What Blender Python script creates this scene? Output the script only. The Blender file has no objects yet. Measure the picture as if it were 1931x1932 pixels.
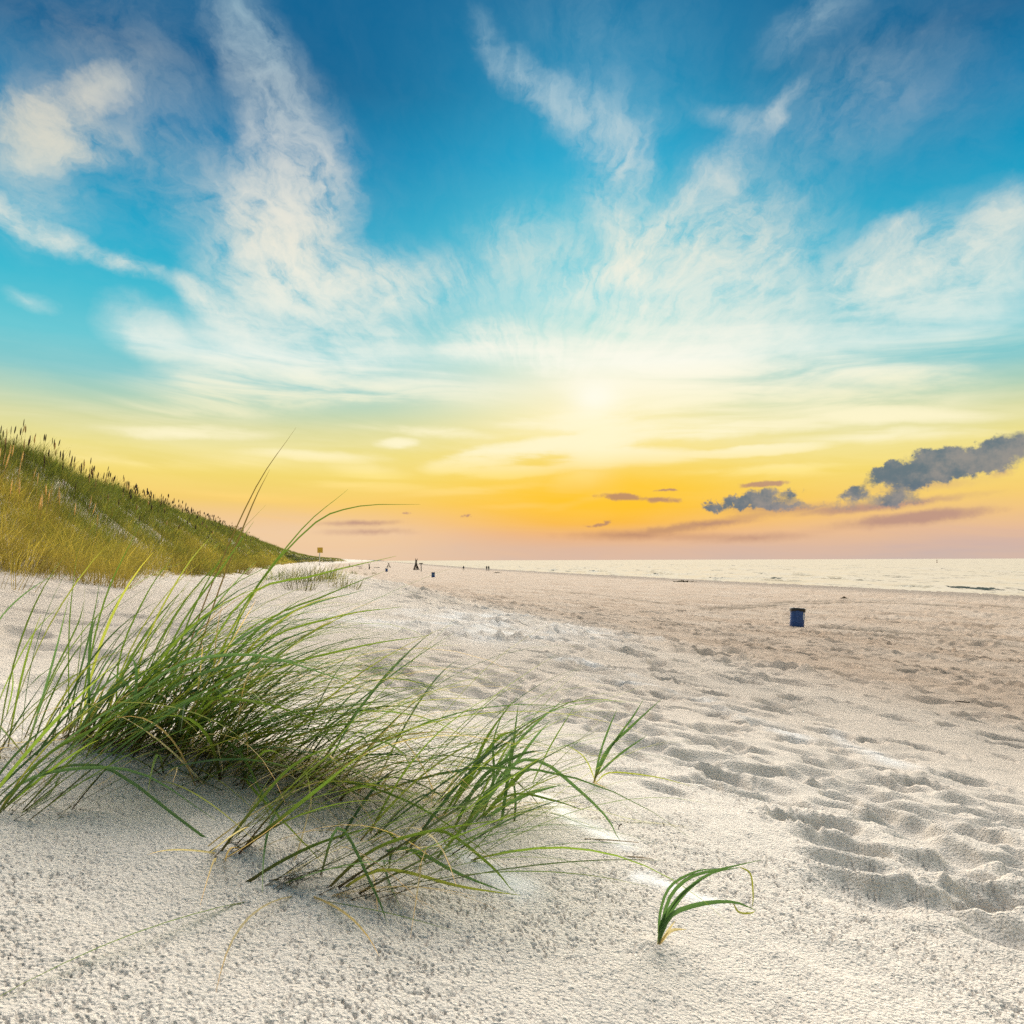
import bpy, math
import numpy as np

rng = np.random.default_rng(7)
scene = bpy.context.scene
COL = scene.collection
F, CX, HY = 1368.0, 965.5, 1057.0     # picture geometry in 1931-unit widths: focal length, centre, horizon

# ---------------------------------------------------------------- camera
cam_d = bpy.data.cameras.new("camera")
cam = bpy.data.objects.new("camera", cam_d); COL.objects.link(cam)
cam_d.sensor_fit = 'VERTICAL'; cam_d.sensor_height = 24.0; cam_d.sensor_width = 24.0
cam_d.lens = 17.0
cam_d.shift_y = 0.0471
cam_d.clip_start = 0.02; cam_d.clip_end = 90000.0
cam.location = (0, 0, 0)
cam.rotation_euler = (math.radians(90), math.radians(0.2), 0)
scene.camera = cam

# ---------------------------------------------------------------- exposure
vs = scene.view_settings
vs.view_transform = 'Standard'; vs.look = 'None'; vs.gamma = 1.0; vs.use_curve_mapping = False
vs.exposure = 1.0
scene.cycles.use_denoising = False
SKY_GAIN = 0.5

# ---------------------------------------------------------------- sun (veiled by thin cloud, so a wide disc)
SUN_AZ, SUN_EL = math.radians(7.0), math.radians(33.0)
sun_d = bpy.data.lights.new("sun", 'SUN'); sun = bpy.data.objects.new("sun", sun_d); COL.objects.link(sun)
sun_d.energy = 3.7; sun_d.angle = math.radians(84); sun_d.color = (1.0, 0.915, 0.80)
sun.rotation_euler = (math.pi/2 - SUN_EL, 0, math.pi - SUN_AZ)
sun.location = (3, 20, 8)

# ---------------------------------------------------------------- world: evening sky with cirrus
def lin(c):
    c = np.asarray(c, float)/255.0
    return tuple(np.where(c <= 0.04045, c/12.92, ((c+0.055)/1.055)**2.4))
world = bpy.data.worlds.new("World"); scene.world = world
world.use_nodes = True
WT = world.node_tree; WT.nodes.clear()
class NB:
    def __init__(s, t): s.t = t
    def node(s, kind, **kw):
        n = s.t.nodes.new(kind)
        for k, v in kw.items(): setattr(n, k, v)
        return n
    def put(s, sock, v):
        if isinstance(v, bpy.types.NodeSocket): s.t.links.new(v, sock)
        else: sock.default_value = v
    def m(s, op, *a, clamp=False):
        n = s.node('ShaderNodeMath', operation=op); n.use_clamp = clamp
        for i, v in enumerate(a): s.put(n.inputs[i], v)
        return n.outputs[0]
    def v(s, op, *a, out=0):
        n = s.node('ShaderNodeVectorMath', operation=op)
        for i, x in enumerate(a):
            if op == 'SCALE' and i == 1: s.put(n.inputs['Scale'], x)
            else: s.put(n.inputs[i], x)
        return n.outputs['Value'] if op in ('LENGTH', 'DOT_PRODUCT', 'DISTANCE') else n.outputs['Vector']
    def xyz(s, x=0.0, y=0.0, z=0.0):
        n = s.node('ShaderNodeCombineXYZ')
        for i, q in enumerate((x, y, z)): s.put(n.inputs[i], q)
        return n.outputs[0]
    def sep(s, vec):
        n = s.node('ShaderNodeSeparateXYZ'); s.put(n.inputs[0], vec); return n.outputs
    def noise(s, vec, scale, detail=4.0, rough=0.5, dist=0.0, col=False, lac=2.0):
        n = s.node('ShaderNodeTexNoise'); s.put(n.inputs['Vector'], vec)
        n.inputs['Scale'].default_value = scale; n.inputs['Detail'].default_value = detail
        n.inputs['Roughness'].default_value = rough; n.inputs['Distortion'].default_value = dist
        n.inputs['Lacunarity'].default_value = lac
        return n.outputs['Color'] if col else n.outputs['Fac']
    def voro(s, vec, scale, feature='F1', rand=1.0):
        n = s.node('ShaderNodeTexVoronoi', feature=feature); s.put(n.inputs['Vector'], vec)
        n.inputs['Scale'].default_value = scale; n.inputs['Randomness'].default_value = rand
        return n.outputs['Distance']
    def step(s, x, lo, hi):
        n = s.node('ShaderNodeMapRange', interpolation_type='SMOOTHSTEP')
        s.put(n.inputs['Value'], x); n.inputs['From Min'].default_value = lo; n.inputs['From Max'].default_value = hi
        return n.outputs[0]
    def mix(s, f, a, b, blend='MIX'):
        n = s.node('ShaderNodeMix', data_type='RGBA', blend_type=blend)
        s.put(n.inputs[0], f)
        for i, q in ((6, a), (7, b)):
            s.put(n.inputs[i], (*q[:3], 1.0) if isinstance(q, tuple) else q)
        return n.outputs[2]
    def ramp(s, fac, stops, interp='LINEAR'):
        n = s.node('ShaderNodeValToRGB'); s.put(n.inputs[0], fac)
        cr = n.color_ramp; cr.interpolation = interp
        while len(cr.elements) < len(stops): cr.elements.new(0.5)
        for e, (p, c) in zip(cr.elements, stops): e.position = p; e.color = (*c, 1.0)
        return n.outputs[0]
def ang(px, py):                      # picture point -> (azimuth, elevation) of that direction in the world
    a, b = (px-CX)/F, (HY-py)/F
    return math.atan(a), math.atan2(b, math.hypot(1.0, a))
def ell(sg):
    """one soft streak of cloud as an ellipse in (azimuth, elevation): centre, half axes, turn, weight"""
    x1, y1, x2, y2, w, wt = sg
    A = np.array(ang(x1, y1)); B = np.array(ang(x2, y2)); d = B-A; L = float(np.hypot(*d))
    r = w/F*0.92
    return (A+B)/2, L*0.5+1.3*r, 2.0*r, math.atan2(d[1], d[0]), wt
def cover(W, P, segs):
    tot = None
    for sg in segs:
        c, a, b, t, wt = ell(sg)
        n = W.node('ShaderNodeTexGradient', gradient_type='SPHERICAL')
        tm = n.texture_mapping
        tm.vector_type = 'TEXTURE'; tm.translation = (c[0], c[1], 0); tm.rotation = (0, 0, t); tm.scale = (a, b, 1)
        # (the tiny term only makes the streaks evaluate one after another)
        W.put(n.inputs[0], P if tot is None else W.v('MULTIPLY_ADD', tot, (1e-8, 1e-8, 0.0), P))
        tot = W.m('MULTIPLY_ADD', n.outputs['Fac'], wt*1.25, 0.0 if tot is None else tot)
    return tot if tot is not None else 0.0
def box(sg, mx, my):
    c, a, b, t, wt = ell(sg)
    ex = math.hypot(a*math.cos(t), b*math.sin(t))+mx; ey = math.hypot(a*math.sin(t), b*math.cos(t))+my
    return c[0]-ex, c[0]+ex, c[1]-ey, c[1]+ey
def el(py): return math.degrees(math.atan((HY-py)/F))/40.0
def stops(lst, k=1.0): return [(el(p)*k, lin(c)) for p, c in lst]
def fields(W):
    """direction, its azimuth and elevation, the clear sky there and the colour of a lit cloud there"""
    dx, dy, dz = W.sep(W.node('ShaderNodeTexCoord').outputs['Generated'])
    phi = W.m('ARCTAN2', dx, dy)
    the = W.m('ARCTAN2', dz, W.m('SQRT', W.m('ADD', W.m('MULTIPLY', dx, dx), W.m('MULTIPLY', dy, dy))))
    P0 = W.xyz(phi, the, 0.0)
    E40 = W.m('MULTIPLY', the, 1.0/math.radians(40), clamp=True)
    near = W.ramp(E40, stops([(1056, (214, 184, 166)), (1035, (220, 182, 158)), (1010, (234, 176, 126)), (988, (248, 182, 74)),
        (955, (254, 196, 40)), (920, (252, 208, 66)), (880, (248, 216, 96)), (830, (250, 228, 132)), (780, (250, 236, 172)),
        (720, (238, 238, 208)), (650, (194, 230, 218)), (560, (134, 214, 222)), (430, (72, 192, 214)), (300, (14, 166, 204)),
        (150, (0, 138, 182)), (0, (0, 116, 162))]))
    away = W.ramp(E40, stops([(1056, (200, 180, 172)), (1030, (206, 178, 168)), (1000, (224, 184, 156)), (970, (238, 194, 134)),
        (930, (244, 206, 112)), (880, (242, 216, 112)), (830, (236, 222, 136)), (780, (214, 216, 160)), (735, (170, 206, 184)), (690, (132, 200, 202)),
        (620, (98, 198, 210)), (520, (62, 186, 208)), (400, (24, 168, 202)), (280, (0, 146, 188)), (150, (0, 122, 170)), (0, (0, 96, 144))], 0.86))
    dphi = W.m('SUBTRACT', phi, ang(1130, 900)[0])
    nearfac = W.m('POWER', math.e, W.m('MULTIPLY', W.m('MULTIPLY', dphi, dphi), -1.0/(0.25**2)))
    base = W.mix(nearfac, away, near)
    pale = W.m('MULTIPLY', W.m('SUBTRACT', 1.0, W.step(the, 0.028, 0.085)), W.step(W.m('MULTIPLY', phi, -1.0), -0.08, 0.26))
    base = W.mix(W.m('MULTIPLY', pale, 0.75), base, lin((244, 210, 168)))
    ccol = W.ramp(E40, stops([(1056, (240, 190, 150)), (960, (255, 206, 110)), (900, (255, 232, 140)), (850, (255, 246, 206)), (780, (255, 246, 206)),
        (690, (255, 252, 238)), (600, (250, 245, 228)), (480, (253, 242, 220)), (330, (242, 236, 222)), (160, (204, 222, 224)), (0, (170, 206, 218))]))
    return phi, the, P0, base, nearfac, ccol
CIRRUS = [
 (150,800,560,826,7.7,0.8), (420,850,760,868,6.6,0.8), (520,905,840,925,6.6,0.65), (640,800,960,822,7.7,0.85), (760,935,1040,915,5.5,0.76), (1180,820,1600,800,8.8,0.85), (1450,835,1931,815,7.7,0.76), (1250,895,1600,880,5.5,0.85),
 (60,850,420,885,7.7,0.57), (300,925,620,945,6.6,0.49), (1500,785,1931,790,8.8,0.66), (940,800,1200,785,8.8,0.76), (1020,965,1180,925,5.5,0.66), (840,960,1100,950,4.4,0.57),
 (420,-30,490,90,44,0.6), (480,80,540,240,46,0.66), (530,220,610,320,62,0.8), (600,310,665,440,34,0.62), (500,390,580,440,62,1), (440,300,560,420,60,0.35),
 (380,430,650,470,64,0.55), (400,540,620,510,62,0.75), (480,590,860,555,60,0.85), (560,520,860,500,40,0.45), (200,590,330,640,30,0.72), (290,640,560,680,44,0.95),
 (0,242,140,228,38,0.62), (0,215,90,200,20,0.45), (0,262,230,262,20,0.45), (50,205,270,160,15,0.75), (0,190,400,280,110,0.24), (100,80,460,170,90,0.2), (300,340,700,360,60,0.22),
 (0,345,60,420,14,0.62), (50,415,180,475,16,0.8), (160,470,310,530,11,0.85), (300,525,500,620,16,0.8), (0,370,130,390,44,0.42), (15,540,95,580,10,0.5),
 (880,10,925,110,22,0.5), (915,105,1050,190,20,0.8), (1040,180,1130,240,30,0.68), (1120,225,1225,250,42,0.42), (1160,250,1225,330,30,0.52),
 (1120,290,1185,440,46,0.4), (1160,430,1190,510,34,0.5), (1170,515,1235,520,18,0.8), (1040,570,1200,495,15,0.55), (1185,485,1315,362,20,0.8),
 (1300,375,1440,245,26,0.56), (1440,250,1520,160,12,0.55), (1280,200,1490,228,14,0.42), (1260,500,1450,360,22,0.46), (1460,75,1600,-15,28,0.46),
 (960,20,1300,120,90,0.22), (1420,150,1800,60,60,0.2), (1560,230,1931,100,70,0.16), (980,560,1560,600,130,0.75), (1250,430,1540,480,90,0.45), (1380,300,1700,200,60,0.18),
 (1580,525,1760,500,40,0.5), (1740,490,1950,450,54,0.6), (1830,435,1950,375,26,0.55), (1620,560,1950,555,66,0.75), (1590,475,1790,410,14,0.36),
 (840,640,1000,622,30,0.9), (960,650,1900,650,58,0.55), (840,500,1080,470,50,0.3),
 (380,700,900,672,40,0.95), (840,668,1180,668,22,1.1), (1130,668,1420,692,22,1.1), (1380,692,1920,716,14,0.85), (200,725,700,738,28,0.66), (600,722,1010,748,20,0.85),
 (1050,730,1500,758,46,0.62), (1350,768,1950,752,28,0.6), (60,770,620,772,18,0.34), (880,790,1300,800,17.6,0.57),
 (790,886,1010,858,13.2,1.6), (850,862,1150,828,12.1,1.6), (980,850,1300,812,13.2,1.04), (1030,872,1340,858,12.1,1.6), (1290,858,1580,845,6.6,1.52),
 (860,902,1110,880,7.7,1.25), (705,840,785,835,7.7,1.18), (1130,830,1134,850,33,0.95), (620,880,780,905,11,0.57), (1040,925,1130,900,15.4,0.76), (300,870,560,880,11,0.38), (1350,900,1640,885,7.7,0.57),
]
HEAPS = [(1650,912,1790,900,18,1.0), (1690,892,1820,868,22,1.1), (1790,885,1890,858,20,1.1), (1860,872,1950,838,24,1.15),
 (1655,905,1680,885,12,.8), (1740,868,1790,858,12,.7), (1335,956,1430,948,11,.95), (1390,948,1480,934,15,1.1), (1325,957,1350,951,8,.7), (1410,962,1570,953,8,.8), (1480,940,1515,934,8,.8),
 (1600,940,1640,908,12,.62), (1580,938,1650,945,12,.62), (1640,948,1725,939,10,.95), (1710,946,1780,946,6,.5), (1530,960,1640,958,6,.5)]
VEILS = [(1580,930,1931,905,8,.32), (1300,968,1700,955,9,.45), (1600,985,1931,955,8,.34), (1120,937,1215,940,5,.95,1.5), (1200,945,1290,944,4,.8,1.5), (1375,918,1510,911,4,.95,1.5), (1230,928,1290,926,2,.7), (1130,987,1165,984,3,.7), (1100,992,1150,990,2.5,.6),
 (1200,1002,1480,975,7,.55,1.3), (1480,978,1931,925,6,.5,1.3), (1500,1000,1931,965,9,.5,1.3), (560,988,790,984,5,.5,1.5), (560,1003,830,1002,6,.4), (1000,1012,1400,1006,9,.45),
 (870,972,890,972,2.5,.6), (760,968,775,967,2,.5), (1250,1022,1600,1010,8,.4), (1850,900,1931,890,5,.35)]

def glow(W, P0, px, py, rx, ry):
    A = ang(px, py); d = W.v('MULTIPLY', W.v('SUBTRACT', P0, (A[0], A[1], 0.0)), (F/rx, F/ry, 0.0))
    return W.m('POWER', math.e, W.m('MULTIPLY', W.v('DOT_PRODUCT', d, d), -1.0))
def new_group(name):
    g = bpy.data.node_groups.new(name, 'ShaderNodeTree')
    g.interface.new_socket('Sky', in_out='OUTPUT', socket_type='NodeSocketShader')
    return g, NB(g)
def finish(g, W, col):
    bg = W.node('ShaderNodeBackground'); W.put(bg.inputs[0], col); bg.inputs[1].default_value = SKY_GAIN
    go = W.node('NodeGroupOutput'); g.links.new(bg.outputs[0], go.inputs[0])
    n = WT.nodes.new('ShaderNodeGroup'); n.node_tree = g
    return n.outputs[0]
def leaf(box_, cir, hp, vl_, ambient=False):
    """the sky's colour in one block of directions, from the clouds that reach into it"""
    t0, t1 = box_[2], box_[3]
    g, W = new_group('sky_block')
    phi, the, P0, base, nearfac, ccol = fields(W)
    wscale = W.step(the, 0.0, 0.45)
    wn = W.v('SUBTRACT', W.noise(W.xyz(phi, W.m('MULTIPLY', the, 1.3)), 7.0, 6, 0.60, 0.0, col=True), (0.5, 0.5, 0.5))
    Pw = W.v('MULTIPLY_ADD', wn, W.xyz(W.m('MULTIPLY_ADD', wscale, 0.075, 0.03), W.m('MULTIPLY_ADD', wscale, 0.070, 0.005), 0.0), P0)
    parts = []
    if t0 < 0.36:
        nh = W.noise(W.xyz(phi, W.m('MULTIPLY_ADD', the, 7.0, W.m('MULTIPLY', phi, 0.25)), 1.7), 4.2, 6, 0.6, 0.6)
    if t1 > 0.20:
        q = W.v('SUBTRACT', Pw, (FAN[0], FAN[1], 0.0)); qx, qy, _ = W.sep(q)
        nf = W.noise(W.xyz(W.m('MULTIPLY', W.m('ARCTAN2', qx, W.m('ADD', qy, 0.02)), 3.4), W.m('MULTIPLY', W.v('LENGTH', q), 3.4), 3.0), 4.2, 7, 0.64, 0.25)
        ni = W.noise(W.v('MULTIPLY', Pw, (1.0, 1.35, 1.0)), 15.0, 7, 0.70, 0.35)
        nt = W.m('MULTIPLY_ADD', nf, 0.5, W.m('MULTIPLY', ni, 0.5))
    if t0 >= 0.36: n1 = nt
    elif t1 <= 0.20: n1 = nh
    else:
        hi = W.step(the, 0.20, 0.36)
        n1 = W.m('ADD', W.m('MULTIPLY', nh, W.m('SUBTRACT', 1.0, hi)), W.m('MULTIPLY', nt, hi))
    n1 = W.step(n1, 0.30, 0.73)
    C = cover(W, Pw, cir)
    if ambient:
        C = W.m('MULTIPLY', W.step(W.noise(P0, 2.2, 3, 0.5), 0.30, 0.65), 0.95)  # unseen cloud cover outside the view, made fuller to whiten the fill light
    C = W.m('MULTIPLY', C, W.m('MINIMUM', W.m('MULTIPLY_ADD', C, 0.9, 0.25), 1.0))
    dens = W.m('MULTIPLY_ADD', C, W.m('MULTIPLY_ADD', n1, 1.75, 0.04), W.m('MULTIPLY', n1, W.m('MULTIPLY_ADD', W.step(the, 0.15, 0.30), -0.11, 0.14)))
    dens = W.m('SUBTRACT', 1.0, W.m('POWER', math.e, W.m('MULTIPLY', dens, W.m('MULTIPLY_ADD', W.step(the, 0.10, 0.26), 2.0, -3.0))))
    cc = ccol
    if box_[0] < -0.35 and t1 > 0.38:
        wl = W.m('MULTIPLY', W.step(W.m('MULTIPLY', phi, -1.0), 0.35, 0.6), W.step(the, 0.38, 0.46))
        cc = W.mix(W.m('MULTIPLY', wl, 0.6), ccol, lin((255, 236, 196)))
    sky = W.mix(W.m('MULTIPLY', dens, W.m('MULTIPLY_ADD', W.step(the, 0.30, 0.58), -0.20, 0.93)), base, cc)
    if ambient: return finish(g, W, sky)
    if t0 < 0.35 and box_[1] > -0.2:          # veiled sun
        sky = W.mix(W.m('MULTIPLY', glow(W, P0, 1130, 935, 200, 50), 0.7), sky, lin((255, 196, 24)))
        sky = W.mix(W.m('MULTIPLY', glow(W, P0, 1120, 755, 280, 80), 0.20), sky, lin((255, 250, 225)))
        sky = W.mix(W.m('MULTIPLY', glow(W, P0, 1122, 752, 44, 30), 0.6), sky, lin((255, 255, 246)))
        sky = W.mix(W.m('MULTIPLY', glow(W, P0, 1128, 835, 40, 70), 0.22), sky, lin((255, 249, 205)))
    if hp or vl_:                              # low clouds between us and the light
        nlow = W.v('SUBTRACT', W.noise(P0, 42.0, 6, 0.68, 0.0, col=True), (0.5, 0.5, 0.5))
        if vl_:
            Pm = W.v('MULTIPLY_ADD', nlow, (0.07, 0.009, 0.0), P0)
            vl = W.step(cover(W, Pm, vl_), 0.05, 0.7)
            vcol = W.mix(W.m('MULTIPLY', nearfac, 0.6), lin((182, 142, 132)), lin((176, 124, 84)))
            sky = W.mix(W.m('MULTIPLY', vl, 0.85), sky, vcol)
        if hp:
            Pl = W.v('MULTIPLY_ADD', nlow, (0.055, 0.040, 0.0), P0)
            dk = W.step(cover(W, Pl, hp), 0.38, 0.95)
            body = W.noise(P0, 24.0, 5, 0.65)
            dcol = W.mix(W.step(body, 0.36, 0.64), lin((78, 106, 126)), lin((140, 138, 140)))
            sky = W.mix(W.m('MULTIPLY', dk, 0.93), sky, dcol)
    return finish(g, W, sky)
FAN = ang(1020, 800)
W = NB(WT)
phi, the, P0, base, nearfac, ccol = fields(W)
def mixs(f, a, b):
    n = W.node('ShaderNodeMixShader'); W.put(n.inputs[0], f); WT.links.new(a, n.inputs[1]); WT.links.new(b, n.inputs[2])
    return n.outputs[0]
def clip(segs, bx, mx, my):
    out = []
    for sg in segs:
        b = box(sg, mx, my)
        if b[0] < bx[1] and b[1] > bx[0] and b[2] < bx[3] and b[3] > bx[2]: out.append(sg)
    return out
def block(bx, cir, hp, vl_, depth=0):
    cir = clip(cir, bx, 0.02+0.12*min(1, max(0, bx[3])/0.45)*0.5, 0.008+0.10*min(1, max(0, bx[3])/0.45)*0.5)
    hp = clip(hp, bx, 0.02, 0.014); vl_ = clip(vl_, bx, 0.025, 0.005)
    if len(cir)+len(hp)+len(vl_) <= 12 or depth >= 5: return leaf(bx, cir, hp, vl_)
    best = None
    for ax in (0, 1):
        for f in (0.3, 0.4, 0.5, 0.6, 0.7):
            m = bx[2*ax]+(bx[2*ax+1]-bx[2*ax])*f
            b1, b2 = list(bx), list(bx); b1[2*ax+1] = m; b2[2*ax] = m
            n = max(sum(len(clip(g, bb, 0.03, 0.02)) for g in (cir, hp, vl_)) for bb in (b1, b2))
            if best is None or n < best[0]: best = (n, ax, m, b1, b2)
    _, ax, m, b1, b2 = best
    return mixs(W.m('GREATER_THAN', (phi, the)[ax], m), block(b1, cir, hp, vl_, depth+1), block(b2, cir, hp, vl_, depth+1))
LIM = 0.80
inside = block([-LIM, LIM, -0.01, 0.80], CIRRUS, [h[:6] for h in HEAPS], [h[:6] for h in VEILS])
around = leaf([-4, 4, 0, 2], [], [], [], ambient=True)
out_view = W.m('MAXIMUM', W.m('GREATER_THAN', W.m('ABSOLUTE', phi), LIM), W.m('GREATER_THAN', the, 0.80))
bgl = W.node('ShaderNodeBackground'); W.put(bgl.inputs[0], base); bgl.inputs[1].default_value = SKY_GAIN
below = bgl.outputs[0]
sky_sh = mixs(W.m('LESS_THAN', the, -0.01), mixs(out_view, inside, around), below)
nish = W.node('ShaderNodeTexSky', sky_type='NISHITA'); nish.sun_disc = False
nish.sun_elevation = SUN_EL; nish.sun_rotation = SUN_AZ; nish.altitude = 5
bgB = W.node('ShaderNodeBackground'); W.put(bgB.inputs[0], nish.outputs[0]); bgB.inputs[1].default_value = 0.0005
addw = W.node('ShaderNodeAddShader'); WT.links.new(sky_sh, addw.inputs[0]); WT.links.new(bgB.outputs[0], addw.inputs[1])
wo = W.node('ShaderNodeOutputWorld'); WT.links.new(addw.outputs[0], wo.inputs[0])
world.cycles.sampling_method = 'MANUAL'; world.cycles.sample_map_resolution = 256

# ================================================================ helpers
def mesh_obj(name, verts, faces, mat=None, parent=None, smooth=True, attrs=None, loops=None):
    """verts (n,3), faces either a list or an (m,k) array; attrs: name -> (n,4) colour or (n,) float on points"""
    me = bpy.data.meshes.new(name)
    verts = np.asarray(verts, np.float32)
    if isinstance(faces, np.ndarray) and faces.ndim == 2:
        m, k = faces.shape
        me.vertices.add(len(verts)); me.vertices.foreach_set('co', verts.ravel())
        me.loops.add(m*k); me.loops.foreach_set('vertex_index', faces.astype(np.int32).ravel())
        me.polygons.add(m); me.polygons.foreach_set('loop_start', np.arange(0, m*k, k, dtype=np.int32))
        me.update(calc_edges=True)
    else:
        me.from_pydata([tuple(v) for v in verts], [], [tuple(f) for f in faces]); me.update()
    if smooth: me.polygons.foreach_set('use_smooth', np.ones(len(me.polygons), bool))
    for an, av in (attrs or {}).items():
        av = np.asarray(av, np.float32)
        if av.ndim == 2:
            a = me.attributes.new(an, 'FLOAT_COLOR', 'POINT'); a.data.foreach_set('color', av.ravel())
        else:
            a = me.attributes.new(an, 'FLOAT', 'POINT'); a.data.foreach_set('value', av)
    if mat: me.materials.append(mat)
    o = bpy.data.objects.new(name, me); COL.objects.link(o)
    if parent: o.parent = parent
    return o
def empty(name, loc=(0, 0, 0)):
    o = bpy.data.objects.new(name, None); COL.objects.link(o); o.location = loc; o.empty_display_size = 0.1
    return o
def tag(o, label=None, cat=None, group=None, kind=None):
    if label: o['label'] = label
    if cat: o['category'] = cat
    if group: o['group'] = group
    if kind: o['kind'] = kind
    return o
def _hash(ix, iy, seed):
    h = (ix.astype(np.int64)*374761393 + iy.astype(np.int64)*668265263 + seed*982451653) & 0xFFFFFFFF
    h = ((h ^ (h >> 13))*1274126177) & 0xFFFFFFFF
    return ((h ^ (h >> 16)) & 0xFFFFFF)/float(0x1000000)
def gnoise(x, y, seed=0):
    """smooth gradient noise, about -0.7 .. 0.7"""
    ix, iy = np.floor(x), np.floor(y); fx, fy = x-ix, y-iy
    u, v = fx*fx*fx*(fx*(fx*6-15)+10), fy*fy*fy*(fy*(fy*6-15)+10)
    def g(ax, ay):
        a = _hash(ix+ax, iy+ay, seed)*2*np.pi
        return np.cos(a)*(fx-ax)+np.sin(a)*(fy-ay)
    return (g(0, 0)*(1-u)+g(1, 0)*u)*(1-v)+(g(0, 1)*(1-u)+g(1, 1)*u)*v
def fbm(x, y, octv=4, seed=0, gain=0.5):
    t, a = 0, 1.0
    for i in range(octv):
        t = t+a*gnoise(x*2**i, y*2**i, seed+i*17); a *= gain
    return t
def sst(x, a, b):
    t = np.clip((np.asarray(x, float)-a)/(b-a), 0, 1); return t*t*(3-2*t)

# ================================================================ terrain: S runs from the dunes (negative) to the sea
SEA_Z = -3.9
def shift(y):
    y = np.maximum(y, 0.0)
    return np.where(y < 400, 1.6e-4*y*y, 0.128*y-25.6)
def S_of(x, y): return x+0.3135*y-shift(y)
PS = np.array([-400, -60, -40, -20, -12, -3.2, -1.6, 0, 2, 5.2, 10.5, 20.4, 28, 60, 77.5, 100, 200, 900])
PZ = np.array([2.0, 2.0, 1.8, 1.6, 0.8, -.10, -.38, -.57, -.80, -1.25, -1.95, -2.72, -3.02, -3.48, -3.9, -4.8, -7, -9])
def base_z(x, y):
    S = S_of(x, y)
    z = 0
    for d in (-.8, -.3, .3, .8):                       # soften the corners of the profile
        z = z+np.interp(S+d*np.clip(0.25+0.08*np.abs(S), 0.2, 4), PS, PZ)*0.25
    hc = np.interp(y, [0, 20, 40, 60, 100, 200, 420, 800, 4000], [3.4, 3.4, 3.3, 3.7, 4.2, 3.8, 1.9, 1.6, 1.6])
    wob = 0.9*gnoise(y*0.07+3.1, x*0*1.0, 5)+0.35*gnoise(y*0.23+1.1, x*0, 6)
    u = S+8.8+wob
    front = sst(S+0.5*wob, -2.9, -9.4)                   # seaward face of the dune
    back = sst(S, -30, -10)
    z = z+np.where(S < -2.5, (hc+0.2*wob-np.interp(-9.0, PS, PZ))*front*(0.35+0.65*back), 0)
    z = z-0.30*sst(y, 8, 25)*sst(S, 1.5, -2.0)*sst(S, -9.0, -4.0)   # the foot of the dune lies lower farther off
    # low humps in front of the dune where grass has caught sand
    z = z+0.28*np.exp(-((x+6.2)/2.6)**2-((y-26)/6.0)**2)+0.22*np.exp(-((x+3.6)/2.0)**2-((y-19)/4.0)**2)
    return z
HUMPS = []                                               # (x, y, radius x, radius y, height) of sand heaped round grass
FEET = []                                                # trodden hollows: (x, y, half length, half width, depth, turn, rim)
def unproject(px, py, z):
    """point at height z seen at a picture position"""
    y = z*F/(HY-py); return (px-CX)/F*y, y
def on_ground(px, py):
    """where the sight line of a picture position meets the ground"""
    y = np.geomspace(0.5, 3000, 1500); x = (px-CX)/F*y
    for _ in range(3):
        k = np.nonzero((HY-py)/F*y < height_smooth(x, y))[0]
        if not len(k): return None
        i = max(int(k[0]), 1)
        y = np.linspace(y[i-1], y[i], 40); x = (px-CX)/F*y
    return np.array([x[-1], y[-1], float(height_smooth(x[-1:], y[-1:])[0])])
def height_smooth(x, y):
    z = base_z(x, y)
    for hx, hy, rx, ry, h in HUMPS:
        z = z+h*np.exp(-((x-hx)/rx)**2-((y-hy)/ry)**2)
    return z
# sand heaped up by the tussocks in front
for px, py, rx, ry, h in ((300, 1400, .50, .38, .045), (520, 1470, .30, .24, .055), (110, 1430, .25, .22, .03), (440, 1600, .22, .16, .025), (650, 1640, .30, .16, .02), (1242, 1780, .035, .025, .010), (1118, 1478, .05, .04, .012)):
    p = on_ground(px, py); HUMPS.append((p[0], p[1], rx, ry, h))

# trodden track across the foreground, from the dune foot past the camera to the right
def add_foot(px, py, l, w, d, rim=0.16, a=None):
    p = on_ground(px, py)
    if p is None: return
    FEET.append((p[0], p[1], l, w, d, a if a is not None else rng.normal(-0.55, 0.5), rim))
NAMED_FEET = [(1505, 1555, .075, .05, .035), (1590, 1600, .10, .07, .040), (1375, 1470, .09, .05, .030), (1895, 1700, .09, .055, .040), (1440, 1480, .10, .05, .022),
 (1680, 1560, .10, .06, .028), (1780, 1640, .10, .06, .03), (1490, 1400, .10, .05, .022), (1830, 1480, .13, .06, .03), (1690, 1475, .12, .06, .026), (1700, 1410, .13, .06, .02),
 (1610, 1490, .13, .06, .024), (1420, 1350, .13, .07, .03), (1340, 1350, .14, .07, .02), (1560, 1385, .12, .06, .026), (1620, 1690, .10, .07, .018), (1250, 1315, .13, .06, .026),
 (1150, 1290, .14, .07, .026), (1080, 1310, .16, .07, .03), (990, 1310, .16, .08, .03), (950, 1340, .14, .07, .028), (1060, 1350, .14, .07, .03), (1130, 1370, .12, .06, .026),
 (880, 1300, .16, .08, .026), (800, 1275, .2, .08, .03), (900, 1265, .2, .08, .026), (980, 1285, .2, .08, .026), (1200, 1400, .11, .06, .024), (1300, 1430, .10, .06, .024),
 (1750, 1420, .12, .06, .018), (1870, 1580, .12, .06, .02), (1740, 1530, .12, .05, .02), (1800, 1720, .09, .06, .016), (1560, 1790, .09, .06, .008), (1350, 1300, .14, .06, .02)]
for a in NAMED_FEET: add_foot(*a)
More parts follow.
